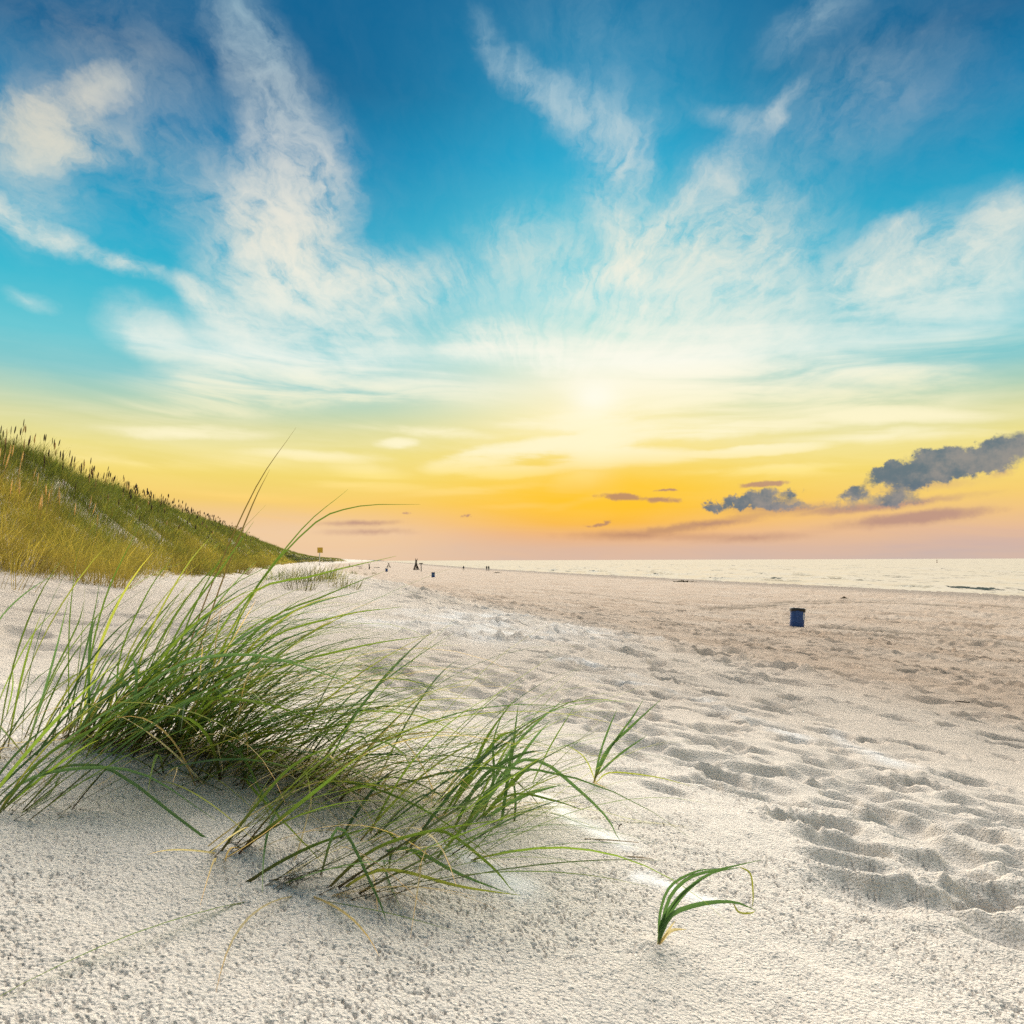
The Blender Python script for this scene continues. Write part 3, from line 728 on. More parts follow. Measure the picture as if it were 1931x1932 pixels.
A.hero([(240, 1395, 1.95), (270, 1230, 1.95), (340, 1090, 1.93), (402, 1010, 1.9)], .005, GREENS[3])
A.hero([(250, 1395, 1.9), (330, 1200, 1.88), (420, 1070, 1.85), (478, 985, 1.83)], .0055, GREENS[0])
A.hero([(262, 1400, 1.85), (262, 1330, 1.8), (240, 1290, 1.75), (205, 1262, 1.72)], .008, GREENS[2]*1.2)
A.hero([(200, 1400, 1.7), (330, 1290, 1.6), (480, 1240, 1.55), (640, 1245, 1.5)], .007, GREENS[2])
A.hero([(180, 1420, 1.65), (300, 1270, 1.6), (480, 1225, 1.5), (700, 1290, 1.5)], .007, GREENS[2]*1.2)
A.hero([(200, 1420, 1.75), (320, 1330, 1.65), (470, 1320, 1.6), (640, 1370, 1.55)], .0068, GREENS[1])
A.build()
B = Clump('marram_tussock', 'green grass clump on the ochre hump of sand, right beside the largest tussock', 480, 1455)
B.scatter(80, .20, .10, 86, 28, 36, 12, .58, .10, 56, 16, straw=.2)
B.scatter(70, .26, .14, 92, 38, 24, 10, .55, .10, 36, 14)
B.scatter(40, .26, .10, 112, 40, 34, 12, .46, .10, 60, 18, stem=.4)
B.scatter(30, .24, .12, 100, 70, 35, 14, .32, .08, 60, 24, straw=.85)
B.build()
Cc = Clump('marram_tussock', 'loose grass tussock at the left edge of the picture', 100, 1400)
Cc.scatter(62, .17, .12, 66, 42, 56, 12, .48, .10, 44, 18)
Cc.scatter(16, .17, .10, 200, 60, 40, 14, .26, .06, 60, 20, straw=.8)
Cc.hero([(-10, 1330, 2.0), (20, 1270, 2.0), (70, 1180, 1.98), (128, 1120, 1.96)], .005)
Cc.hero([(40, 1390, 2.0), (90, 1290, 2.0), (140, 1190, 2.0), (155, 1140, 2.0)], .005)
Cc.hero([(-30, 1230, 2.5), (0, 1165, 2.5), (50, 1115, 2.5), (110, 1077, 2.5)], .006, root=False)
Cc.hero([(10, 1345, 2.0), (25, 1290, 2.0), (23, 1240, 2.0)], .005)
Cc.build()
Dd = Clump('marram_tussock', 'sparse grass shoots leaning in from the left edge over bare sand', 20, 1530)
Dd.scatter(26, .12, .06, 70, 26, 40, 9, .52, .10, 30, 14)
Dd.hero([(-40, 1560, 1.5), (70, 1440, 1.5), (170, 1380, 1.5), (290, 1300, 1.5)], .006, GREENS[0])
Dd.hero([(-30, 1530, 1.5), (40, 1475, 1.48), (140, 1450, 1.45), (260, 1460, 1.42), (395, 1545, 1.38)], .006, GREENS[2])
Dd.hero([(120, 1440, 1.6), (100, 1500, 1.5), (55, 1580, 1.42), (10, 1652, 1.36)], .0062, GREENS[1], tip_col=STRAW[0])
Dd.hero([(60, 1445, 1.6), (150, 1440, 1.5), (240, 1465, 1.42), (450, 1630, 1.28), (640, 1748, 1.16)], .0060, GREENS[2], tip_col=(.3, .26, .06))
Dd.build()
E_ = Clump('marram_tussock', 'small grass clump with dark purple stems at the front of the sand hump', 400, 1612)
E_.scatter(13, .05, .03, 78, 11, 35, 6, .52, .09, 22, 12, w=(.005, .0072), palette=GREENS[:2], stem=.55)
E_.scatter(8, .05, .03, 120, 60, 30, 12, .28, .06, 40, 20, straw=.8)
E_.hero([(390, 1620, 1.36), (480, 1520, 1.38), (560, 1440, 1.42), (690, 1390, 1.45)], .0055, GREENS[1], base_len=.5)
E_.build()
Ff = Clump('marram_tussock', 'low grass clump nearest the front, purple stems lying almost flat', 590, 1682)
Ff.scatter(20, .14, .02, 80, 12, 22, 7, .45, .08, 18, 10, w=(.005, .0075), palette=GREENS[:2], stem=.6)
Ff.scatter(10, .10, .03, 100, 50, 18, 8, .30, .06, 24, 12, straw=.9)
Ff.hero([(425, 1675, 1.25), (500, 1640, 1.27), (600, 1590, 1.3), (720, 1555, 1.33)], .0058, GREENS[0], base_len=.7)
Ff.hero([(590, 1682, 1.25), (690, 1610, 1.28), (800, 1570, 1.3), (960, 1545, 1.32)], .0056, GREENS[1], base_len=.55)
Ff.hero([(620, 1672, 1.26), (720, 1640, 1.24), (866, 1672, 1.22), (978, 1689, 1.2)], .0052, GREENS[3])
Ff.hero([(600, 1660, 1.27), (640, 1560, 1.27), (705, 1680, 1.2), (728, 1738, 1.16)], .005, GREENS[2], root=False)
Ff.build()
G = Clump('marram_tussock', 'spreading thin grass clump between the low front clump and the broad-leaved one', 735, 1600)
G.scatter(34, .16, .06, 78, 30, 34, 10, .48, .09, 40, 16)
G.scatter(16, .16, .06, 100, 60, 26, 12, .32, .07, 40, 20, straw=.7)
G.hero([(700, 1600, 1.45), (766, 1600, 1.42), (866, 1649, 1.36), (960, 1686, 1.32)], .0064, GREENS[2])
G.hero([(740, 1590, 1.45), (828, 1565, 1.42), (924, 1630, 1.36), (974, 1689, 1.3)], .0060, GREENS[1])
G.hero([(690, 1560, 1.5), (735, 1570, 1.46), (790, 1650, 1.38), (838, 1720, 1.3)], .0055, GREENS[1])
G.build()
G2 = Clump('marram_tussock', 'fine-leaved grass clump behind, its tips fanning over the trodden track', 790, 1510)
G2.scatter(50, .20, .10, 78, 30, 36, 12, .54, .09, 46, 16)
G2.scatter(18, .2, .08, 90, 60, 30, 12, .34, .07, 40, 20, straw=.6)
G2.build()
H = Clump('marram_tussock', 'clump of broad dark green leaves at the right end of the grass', 915, 1545)
for pts, w in (([(824, 1541), (889, 1453), (920, 1388), (974, 1314)], .0075), ([(897, 1530), (966, 1411), (1062, 1318)], .0075), ([(943, 1549), (959, 1457), (976, 1326)], .0085),
               ([(901, 1538), (982, 1457), (1016, 1434)], .010), ([(901, 1538), (982, 1503), (1059, 1480)], .009), ([(847, 1565), (905, 1472), (974, 1426), (1024, 1415)], .0085),
               ([(847, 1518), (893, 1457), (939, 1391), (982, 1380)], .0085), ([(900, 1530), (955, 1450), (1016, 1436), (1089, 1491), (1143, 1545), (1166, 1592)], .0080),
               ([(866, 1568), (905, 1511), (950, 1470), (1010, 1450)], .008), ([(997, 1476), (1036, 1407), (1086, 1326)], .0045), ([(870, 1560), (940, 1480), (1000, 1400), (1035, 1360)], .007),
               ([(905, 1540), (930, 1470), (930, 1400), (950, 1340)], .006), ([(880, 1550), (960, 1500), (1040, 1510), (1100, 1530)], .005)):
    d0 = on_ground(*pts[0])[1]
    H.hero([(q[0], q[1], d0-0.02*i) for i, q in enumerate(pts)], w, GREENS[(0, 2, 4)[len(H.items) % 3]]*1.0, base_col=np.array((.10, .12, .04)), base_len=.15, roll=rng.normal(0, .6))
H.scatter(10, .10, .05, 85, 40, 30, 12, .34, .07, 36, 14)
H.build()
I_ = Clump('grass_shoot', 'single upright grass shoot standing apart beside the trodden track', 1117, 1478)
for pts, w, st in (([(1117, 1478), (1140, 1420), (1190, 1370), (1245, 1320)], .0085, 0), ([(1117, 1478), (1130, 1420), (1148, 1370), (1162, 1338)], .006, 0), ([(1118, 1472), (1150, 1410), (1190, 1355), (1212, 1320)], .006, 0),
                   ([(1120, 1466), (1165, 1425), (1218, 1388)], .0065, 0), ([(1122, 1476), (1150, 1458), (1230, 1466), (1302, 1484)], .0042, 0), ([(1122, 1478), (1100, 1430), (1062, 1403)], .0035, 0), ([(1118, 1478), (1128, 1500), (1146, 1514)], .003, 1)):
    d0 = I_.base[1]
    I_.hero([(q[0], q[1], d0-0.015*i) for i, q in enumerate(pts)], w, STRAW[0] if st else GREENS[4 if w > .005 else 3]*1.1, bool(st), base_col=np.array((.30, .26, .10)), base_len=.12, root=False)
I_.build()
J = Clump('grass_shoot', 'small lone grass shoot curling to the right on the bare foreground sand', 1238, 1780)
for pts, w, st in (([(1238, 1782), (1243, 1762), (1265, 1725), (1320, 1706), (1380, 1703), (1422, 1719)], .0075, 0), ([(1238, 1782), (1246, 1740), (1262, 1690), (1300, 1655), (1360, 1640), (1432, 1624)], .0058, 0),
                   ([(1239, 1782), (1252, 1740), (1285, 1688), (1335, 1650), (1395, 1637)], .0060, 0), ([(1239, 1782), (1247, 1735), (1290, 1680), (1345, 1646)], .0055, 0), ([(1238, 1782), (1242, 1720), (1262, 1672), (1310, 1645), (1350, 1640)], .0045, 0),
                   ([(1392, 1637), (1412, 1650), (1417, 1690), (1415, 1716)], .0028, 1), ([(1380, 1706), (1390, 1722), (1412, 1724), (1422, 1719)], .003, 1), ([(1240, 1782), (1262, 1757), (1292, 1754)], .005, 2), ([(1240, 1783), (1256, 1757), (1270, 1738)], .004, 2)):
    d0 = J.base[1]
    J.hero([(q[0], q[1], d0-0.010*i) for i, q in enumerate(pts)], w, (GREENS[4]*1.3, np.array((.22, .24, .05)), np.array((.44, .38, .26)))[st], st > 0, base_col=np.array((.34, .29, .18)), base_len=.10, root=False)
J.build()

# ---------------------------------------------------------------- tufts of many fine blades as one mesh (dune cover, far tussocks)
def blades_np(P0, az, e0, L, droop, w, c0, c1):
    """many thin two-segment blades at once"""
    n = len(P0); az, e0, droop = np.radians(az), np.radians(e0), np.radians(droop)
    def d(e): return np.stack([np.cos(e)*np.sin(az), np.cos(e)*np.cos(az), np.sin(e)], 1)
    p1 = P0+d(e0)*(L*.5)[:, None]; p2 = p1+d(e0-droop)*(L*.5)[:, None]
    ra = rng.uniform(0, np.pi, n); side = np.stack([np.cos(ra), np.sin(ra)*.5, np.zeros(n)], 1)*(w*.5)[:, None]
    v = np.stack([P0-side, P0+side, p1-side*.85, p1+side*.85, p2], 1).reshape(-1, 3)
    b = (np.arange(n)*5)[:, None]
    f = np.concatenate([b+np.array([[0, 1, 3]]), b+np.array([[0, 3, 2]]), b+np.array([[2, 3, 4]])])
    col = np.stack([c0, c0, (c0+c1)/2, (c0+c1)/2, c1], 1).reshape(-1, 3)
    return v, f, np.concatenate([col, np.ones((len(col), 1))], 1)
OLIVE, GOLD, DEEP, TAWNY = np.array((.10, .125, .024)), np.array((.36, .29, .055)), np.array((.060, .082, .018)), np.array((.19, .13, .05))
def tuft_field(x, y, nb, r, L, wmul, goldness, spread=22):
    """blades for tufts at x, y"""
    n = len(x); k = np.repeat(np.arange(n), nb); m = len(k)
    a = rng.uniform(0, 2*np.pi, m); q = np.sqrt(rng.uniform(0, 1, m))*r[k]
    X, Y = x[k]+q*np.cos(a), y[k]+q*np.sin(a)
    Z = height(X, Y, fine=False)-0.02
    tuft_az = rng.normal(60, 40, n)
    az = np.where(rng.uniform(0, 1, m) < .55, np.degrees(np.pi/2-a), tuft_az[k]+rng.normal(0, 30, m))
    e0 = np.clip(rng.normal(74, spread*.5, m)-18*q/r[k], 25, 90)
    LL = L[k]*rng.uniform(.65, 1.15, m)
    g = np.clip(goldness[k]+rng.normal(0, .22, m), 0, 1)[:, None]
    gr = np.where(rng.uniform(0, 1, (m, 1)) < .5, OLIVE, DEEP*1.3)
    c1 = (gr*(1-g)+GOLD*g)*rng.uniform(.7, 1.25, (m, 1))
    tv = np.exp(rng.normal(-.05, .38, n))[k][:, None]; c1 = c1*tv
    c0 = c1*(1-.6*g)+TAWNY*.6*g
    return blades_np(np.stack([X, Y, Z], 1), az, e0, LL, np.clip(rng.normal(26, 16, m), 0, 70), wmul[k]*rng.uniform(.8, 1.2, m), c0, c1)
# cover of the dune: denser near us, where it is seen larger
N = 60000
yy = np.exp(rng.uniform(math.log(4.5), math.log(700), N)); SS = rng.uniform(-15, -2.3, N)
xx = SS-0.3135*yy+shift(yy)
patch = fbm(xx*.35, yy*.22, 3, 91)
bare = 0.55*np.exp(-((yy-27)/7)**2-((SS+5.4)/0.5)**2)+np.exp(-((yy-21)/3.6)**2-((SS+3.7)/1.0)**2)
prob = sst(SS+1.7*patch+0.5*gnoise(yy*.8, SS*.5, 95), -2.3, -4.4)*(1-0.9*np.clip(bare, 0, 1))*np.interp(yy, [4, 8, 30, 100, 700], [.5, .62, .5, .34, .25])*sst(SS, -15.5, -11)
ang_ok = (np.abs(xx/yy) < .80)
kp = (rng.uniform(0, 1, N) < prob*0.95) & ang_ok
xx, yy, SS, patch = xx[kp], yy[kp], SS[kp], patch[kp]
gold = np.clip(0.92-0.22*(-SS-2.4)+0.75*patch+0.2*sst(yy, 16, 7), 0.02, 1)
dist = np.hypot(xx, yy)
v, f, c = tuft_field(xx, yy, 15, np.clip(rng.normal(.17, .04, len(xx)), .08, .3)*np.clip(dist/25, 1, 3), np.clip(rng.normal(.56, .1, len(xx))*(1+.9*gnoise(xx*.4, yy*.4, 97))*(1+.35*(SS < -7.5)*rng.uniform(0, 1, len(xx))), .28, 1.3), np.clip(0.0065*dist/14, .006, .06), gold)
dune = mesh_obj('dune_grass', v, f, dune_m, attrs={'tint': c}, smooth=False); tag(dune, 'golden and olive dune grass covering the slope on the left', 'grass', kind='stuff')
print('dune blades', len(f)//3, 'tufts', len(xx))
# flower spikes standing above it
def spikes(x, y, h, hl, r, col, lean):
    n = len(x); z = height(x, y, fine=False)
    az = rng.uniform(0, 2*np.pi, n); le = rng.normal(lean, .06, n)
    d = np.stack([np.sin(le), 0.3*np.sin(az)*np.abs(le), np.cos(le)], 1)
    b = np.stack([x, y, z], 1); V, Fc, C_ = [], [], []
    rings = [(0, .0022), (1, .0022), (1, .5*r), (1+hl*.35, r), (1+hl*.75, .75*r), (1+hl, .05*r)]
    for t, rad in rings:
        zz = (np.minimum(t, 1)*h if t <= 1 else h+(t-1))
        ctr = b+d*(np.broadcast_to(zz, n)[:, None])
        rr_ = np.broadcast_to(rad, n)
        for k in range(4):
            a = k*np.pi/2+.4
            V.append(ctr+np.stack([rr_*np.cos(a), rr_*np.sin(a), np.zeros(n)], 1))
    V = np.stack(V, 1); nv = V.shape[1]
    fl = []
    for i in range(len(rings)-1):
        for k in range(4):
            fl.append((i*4+k, i*4+(k+1) % 4, (i+1)*4+(k+1) % 4, (i+1)*4+k))
    fl = np.array(fl)
    Fc = (np.arange(n)[:, None, None]*nv+fl[None]).reshape(-1, 4)
    C_ = np.repeat(col[:, None, :], nv, 1); C_[:, :8] *= .8
    return V.reshape(-1, 3), Fc, np.concatenate([C_.reshape(-1, 3), np.ones((n*nv, 1))], 1)
ns = 480
ys = np.exp(rng.uniform(math.log(15), math.log(120), ns)); Sx = rng.normal(-9.0, 1.5, ns); xs = Sx-0.3135*ys+shift(ys)
np_ = 60; yp = rng.uniform(8, 16, np_); Sp = rng.uniform(-6.5, -4, np_); xp = Sp-0.3135*yp
x_, y_ = np.concatenate([xs, xp]), np.concatenate([ys, yp])
cs = np.concatenate([np.where(rng.uniform(0, 1, (ns, 1)) < .3, np.array((.40, .28, .12)), np.array((.085, .055, .03)))*rng.uniform(.7, 1.4, (ns, 1)), np.array((.62, .47, .22))*rng.uniform(.8, 1.2, (np_, 1))])
dd = np.hypot(x_, y_)
v, f, c = spikes(x_, y_, np.concatenate([rng.uniform(.45, 1.05, ns), rng.uniform(.6, .9, np_)]), .26, np.clip(.015*dd/22, .012, .05)*rng.uniform(.55, 1.2, len(x_)), cs, .14)
sh = mesh_obj('flower_spikes', v, f, dune_m, dune, attrs={'tint': c}); sh['kind'] = 'stuff'
def tussock(name, label, px, py, h, r, nb, gold_, wm, group, dist_hint=None):
    p = on_ground(px, py)
    v, f, c = tuft_field(np.array([p[0]]), np.array([p[1]]), nb, np.array([r]), np.array([h]), np.array([wm]), np.array([gold_]), 34)
    e = empty(name, p); tag(e, label, 'grass', group)
    o = mesh_obj('blades', v-p, f, dune_m, e, attrs={'tint': c}, smooth=False); o['kind'] = 'stuff'
    return e
for a in (('yellow grass tussock at the dune foot against the left edge of the picture', 22, 1070, .55, .30, 260, .75, .006),
          ('bright yellow grass tussock low on the dune, right of the one at the edge', 105, 1080, .55, .32, 260, .85, .006),
          ('pale straw tussock reaching farthest down onto the bare sand', 190, 1100, .50, .34, 280, .95, .006),
          ('golden tussock just above the bare sand gully of the dune', 250, 1062, .6, .40, 240, .7, .007),
          ('rounded olive tussock right of the sand gully on the dune', 340, 1080, .75, .55, 420, .45, .009),
          ('dark-hearted tussock next to the rounded one at the dune foot', 392, 1084, .75, .55, 360, .35, .010),
          ('tawny tussock behind the tall foreground blades at the dune foot', 440, 1078, .85, .7, 360, .55, .014),
          ('brown tussock farthest along the foot of the dune', 492, 1070, .95, .8, 320, .5, .018)):
    tussock('dune_tussock', *a, group='tussocks along the foot of the dune')
for a in (('green tuft on the sand hump left of the yellow signboard', 530, 1092, .5, .5, 120, .12, .010),
          ('larger green tuft under the yellow signboard', 585, 1096, .6, .6, 170, .10, .011),
          ('green tuft on the sand hump right of the yellow signboard', 625, 1092, .5, .4, 110, .15, .011),
          ('thin tuft lowest on the slope, close to the tips of the foreground blades', 560, 1112, .4, .4, 80, .2, .008),
          ('sparse tuft at the right end of the low humps', 650, 1108, .4, .4, 70, .25, .009),
          ('small dark tuft out on the open beach, nearer the dune', 668, 1083, .5, .35, 60, .05, .014),
          ('small tuft on the open beach, farthest from the dune', 706, 1082, .45, .35, 60, .05, .014),
          ('short tuft between the two on the open beach', 690, 1084, .35, .2, 30, .1, .014)):
    tussock('beach_tuft', *a, group='tufts scattered in front of the dune')

# ---------------------------------------------------------------- shrubs where the dune runs out
shrub_m = leaf_material('shrub_leaf', 0.2, 0.6)
def shrub(label, px, py, y, w, h):
    x = (px-CX)/F*y; z = float(height(np.array([x]), np.array([y]), fine=False)[0]); p = np.array([x, y, z])
    e = empty('shrub', p); tag(e, label, 'shrub', 'shrubs at the far end of the dune')
    n = 900
    lob = rng.normal(0, 1, (9, 3))*np.array([w*.28, w*.28, h*.16])+np.array([0, 0, h*.58])
    k = rng.integers(0, 9, n); dirv = rng.normal(0, 1, (n, 3)); dirv /= np.linalg.norm(dirv, axis=1)[:, None]
    c = lob[k]+dirv*np.array([w*.2, w*.2, h*.26])*rng.uniform(.5, 1.05, (n, 1)); c[:, 2] = np.maximum(c[:, 2], .05*h)
    s = rng.uniform(.035, .07, n)*h; u = rng.normal(0, 1, (n, 3)); u /= np.linalg.norm(u, axis=1)[:, None]; t = np.cross(u, dirv); t /= np.linalg.norm(t, axis=1)[:, None]+1e-6
    v = np.stack([c-u*s[:, None], c+t*(s*.6)[:, None], c+u*s[:, None], c-t*(s*.6)[:, None]], 1).reshape(-1, 3)
    f = np.arange(n*4).reshape(-1, 4)
    col = np.repeat(np.array((.045, .065, .025))*rng.uniform(.6, 1.5, (n, 1)), 4, 0)
    mesh_obj('crown', v, f, shrub_m, e, attrs={'tint': np.concatenate([col, np.ones((n*4, 1))], 1)}, smooth=False)
    V, Fc = [], []
    for i in range(5):
        tip = lob[i]; b0 = np.array([rng.normal(0, .05*w), rng.normal(0, .05*w), -.1]); rr_ = .02*h
        k0 = len(V)
        for q, r_ in ((b0, rr_), ((b0+tip)/2+rng.normal(0, .03*h, 3), rr_*.7), (tip, rr_*.3)):
            for a in range(5): V.append(q+np.array([r_*math.cos(a*1.2566), r_*math.sin(a*1.2566), 0]))
        for s_ in range(2):
            for a in range(5): Fc.append((k0+s_*5+a, k0+s_*5+(a+1) % 5, k0+s_*5+5+(a+1) % 5, k0+s_*5+5+a))
    mesh_obj('stem', V, Fc, bark_m, e)
def plain(name, col, rough=0.7, metal=0.0, var=0.2, scale=8.0, spec=0.4):
    m = bpy.data.materials.new(name); m.use_nodes = True; nt = m.node_tree; nt.nodes.clear(); T = NB(nt)
    tc = T.node('ShaderNodeTexCoord').outputs['Object']
    n = T.noise(tc, scale, 5, 0.65)
    c = T.mix(T.m('MULTIPLY', n, var*2, clamp=True), tuple(col), tuple(np.array(col)*.5))
    b = T.node('ShaderNodeBsdfPrincipled'); T.put(b.inputs['Base Color'], c); b.inputs['Roughness'].default_value = rough; b.inputs['Metallic'].default_value = metal; b.inputs['Specular IOR Level'].default_value = spec
    bp = T.node('ShaderNodeBump'); T.put(bp.inputs['Height'], n); bp.inputs['Strength'].default_value = .25; bp.inputs['Distance'].default_value = .02; nt.links.new(bp.outputs[0], b.inputs['Normal'])
    o = T.node('ShaderNodeOutputMaterial'); nt.links.new(b.outputs[0], o.inputs[0]); return m
bark_m = plain('bark', (.10, .075, .05), .9)
for a in (('dark shrub where the grassy dune begins to flatten, nearest of the shrubs', 548, 0, 190, 4.5, 2.0), ('rounded shrub just left of the yellow signboard on the dune', 563, 0, 200, 5, 2.0),
          ('low wide shrub behind the pole of the yellow signboard', 588, 0, 215, 7, 1.8), ('farthest shrub, right of the signboard at the tip of the dune', 618, 0, 300, 8, 1.8)):
    shrub(*a)

# ================================================================ things on the beach
def seat(px, py):
    """like on_ground, but on the trodden surface itself"""
    p = on_ground(px, py); p[2] = float(height(p[:1], p[1:2])[0]); return p
def lathe(prof, n=28, ph=0.0, wob=None):
    V, Fc = [], []
    for i, (r, z) in enumerate(prof):
        for k in range(n):
            a = ph+2*math.pi*k/n; q = r*(1+(wob(a, z) if wob else 0)); V.append((q*math.cos(a), q*math.sin(a), z))
    for i in range(len(prof)-1):
        for k in range(n): Fc.append((i*n+k, i*n+(k+1) % n, (i+1)*n+(k+1) % n, (i+1)*n+k))
    return V, Fc
def tube(pts, rad, n=6, rough_=0.0):
    """a stick along points with a radius at each"""
    pts = np.asarray(pts, float); V, Fc = [], []
    m = len(pts); d = np.gradient(pts, axis=0)
    for i in range(m):
        t = d[i]/(np.linalg.norm(d[i])+1e-9); ref = np.array([0, 0, 1.0]) if abs(t[2]) < .9 else np.array([1.0, 0, 0])
        u = np.cross(t, ref); u /= np.linalg.norm(u); w = np.cross(t, u); r = rad[i] if hasattr(rad, '__len__') else rad
        for k in range(n):
            a = 2*math.pi*k/n; q = r*(1+rough_*rng.normal()); V.append(pts[i]+q*(math.cos(a)*u+math.sin(a)*w))
    for i in range(m-1):
        for k in range(n): Fc.append((i*n+k, i*n+(k+1) % n, (i+1)*n+(k+1) % n, (i+1)*n+k))
    Fc.append(tuple(range(n))[::-1]); Fc.append(tuple((m-1)*n+k for k in range(n)))
    return V, Fc
blue_m = plain('blue_drum_paint', (.012, .065, .24), .42, 0, .25, 9); bag_m = plain('black_bin_liner', (.010, .010, .011), .35, 0, .3, 25)
white_m = plain('white_paint', (.8, .8, .78), .5, 0, .08); inner_m = plain('drum_inside', (.02, .03, .05), .8)
def waste_bin(label, px, py, h, r, tilt, mark=False):
    p = seat(px, py); e = empty('litter_bin', p-np.array([0, 0, .03])); tag(e, label, 'litter bin', 'blue litter bins on the beach'); e.rotation_euler = (math.radians(-1.5), math.radians(tilt), 0)
    V, Fc = lathe([(r*.2, 0), (r*.97, 0), (r, .02), (r, h*.31), (r*1.006, h*.325), (r*1.006, h*.345), (r, h*.36), (r, h*.63), (r*1.006, h*.645), (r*1.006, h*.665), (r, h*.68), (r, h*.97), (r*1.03, h*.98), (r*1.03, h), (r*.96, h), (r*.94, h*.9)])
    drum = mesh_obj('drum', V, Fc, blue_m, e)
    wb = lambda a, z: .02*math.sin(a*7+z*9)+.015*math.sin(a*13+1)+.012*math.sin(a*23+z*30)
    low = lambda z: z
    n = 48; V, Fc = lathe([(r*1.055, h*.86), (r*1.075, h*.90), (r*1.07, h*.96), (r*1.06, h*1.012), (r*1.0, h*1.022), (r*.9, h*.99), (r*.6, h*.80), (r*.15, h*.72)], n, 0, wb)
    V = [(x, y, z+(.022*math.sin(3*math.atan2(y, x)+1)+.012*math.sin(9*math.atan2(y, x)) if i < n else 0)) for i, (x, y, z) in enumerate(V)]
    mesh_obj('bin_liner', V, Fc, bag_m, e)
    if mark:
        # white painted sign towards the right-hand side: an upright frame with a bar
        V, Fc = [], []
        a0 = math.radians(-38)
        def patch_(u0, u1, z0, z1):
            k = len(V)
            for rr_ in (r*1.001, r*1.012):
                for i in range(4):
                    a = a0+(u0+(u1-u0)*i/3)/r
                    V.append((rr_*math.cos(a), rr_*math.sin(a), z0)); V.append((rr_*math.cos(a), rr_*math.sin(a), z1))
            o = 8
            for i in range(3):
                j = k+o+i*2; Fc.append((j, j+2, j+3, j+1))
            for i in range(3):
                j = k+i*2; Fc.append((j, j+o, j+o+2, j+2)) ; Fc.append((j+1, j+3, j+o+3, j+o+1))
            Fc.append((k, k+1, k+o+1, k+o)); Fc.append((k+6, k+o+6, k+o+7, k+7))
        patch_(-.105, -.065, h*.46, h*.80); patch_(-.062, .10, h*.765, h*.80); patch_(-.062, .07, h*.62, h*.655); patch_(-.062, .10, h*.46, h*.495); patch_(.072, .10, h*.50, h*.61)
        mesh_obj('white_marking', V, Fc, white_m, drum, smooth=False)
    return e
waste_bin('nearest blue litter bin, with a black liner, alone on the open sand', 1501, 1184, .80, .275, 4.2, True)
waste_bin('small distant blue litter bin right of the T-shaped post', 817.7, 1088.3, .82, .29, 0)
waste_bin('tiny distant blue litter bin below the wide stick hut', 729.8, 1077.5, .85, .3, 0)

yel_m = plain('yellow_sign', (.62, .38, .03), .5, 0, .2, 3); steel_m = plain('galvanised_pole', (.55, .54, .52), .45, .6, .15); dark_m = plain('dark_wood', (.055, .042, .03), .85)
p = seat(603, 1066); sc = p[1]/F
e = empty('signboard', p); tag(e, 'yellow square signboard on a pale pole at the tip of the dune', 'sign')
hh = (1066-1032)*sc; wd = 10.2*sc
V, Fc = tube([(0, 0, -.3), (.02*hh, 0, hh*.5), (.05*hh, 0, hh*.98)], 0.9*sc); mesh_obj('pole', V, Fc, steel_m, e)
def box(cx, cy, cz, sx, sy, sz, rz=0):
    c, s = math.cos(rz), math.sin(rz); V = []
    for i in (-1, 1):
        for j in (-1, 1):
            for k in (-1, 1): V.append((cx+i*sx*c-j*sy*s, cy+i*sx*s+j*sy*c, cz+k*sz))
    return V, [(0, 1, 3, 2), (4, 6, 7, 5), (0, 4, 5, 1), (2, 3, 7, 6), (0, 2, 6, 4), (1, 5, 7, 3)]
V, Fc = box(.055*hh+.0, -1.3*sc, hh-.5*wd, wd*.5, .02, wd*.5); board = mesh_obj('board', V, Fc, yel_m, e, smooth=False)
for k in (-1, 1):
    V, Fc = box(.055*hh, -1.0*sc, hh-.5*wd+k*wd*.3, wd*.42, .018, .03); mesh_obj('bracket', V, Fc, steel_m, board, smooth=False)

wood_m = plain('weathered_driftwood', (.13, .10, .075), .9, 0, .3, 6)
def stick_hut(label, px, py, hu, spread, n, seed, name='driftwood_hut'):
    p = seat(px, py); sc = p[1]/F; h = hu*sc; e = empty(name, p); tag(e, label, 'stick hut', 'driftwood huts on the beach')
    r_ = np.random.default_rng(seed)
    for i in range(n):
        a = 2*math.pi*i/n+r_.normal(0, .2); s = spread*sc*r_.uniform(.45, 1.0)
        foot = np.array([s*math.cos(a), s*math.sin(a)*.8, -.08]); apex = np.array([r_.normal(0, .04*h), r_.normal(0, .04*h), h*r_.uniform(.62, .74)])
        over = apex+(apex-foot)*r_.uniform(.08, .42)
        over[2] = min(over[2], h*1.0) if i else h
        mid = (foot+apex)/2+r_.normal(0, .02*h, 3)
        V, Fc = tube([foot, mid, apex, over], np.array([.075, .065, .055, .025])*r_.uniform(.8, 1.3)*max(1, h/3), 6, .08)
        mesh_obj('stick', V, Fc, wood_m, e)
    return e
stick_hut('tall narrow driftwood hut of leaning sticks beside the T-shaped post', 786, 1075, 22, 6.5, 14, 5)
stick_hut('low wide driftwood hut of leaning sticks, left of the tall one', 734, 1070, 9.5, 7, 10, 9)
p = seat(795, 1077.5); sc = p[1]/F; e = empty('signpost', p); tag(e, 'dark T-shaped post standing right of the tall stick hut', 'post')
hh = 17*sc
V, Fc = tube([(0, 0, -.3), (.01, 0, hh*.5), (0, 0, hh*.93)], .75*sc, 8); mesh_obj('post', V, Fc, dark_m, e)
V, Fc = box(0, -1.0*sc, hh*.955, 3.6*sc, .05, .95*sc); mesh_obj('crossbar', V, Fc, dark_m, e, smooth=False)
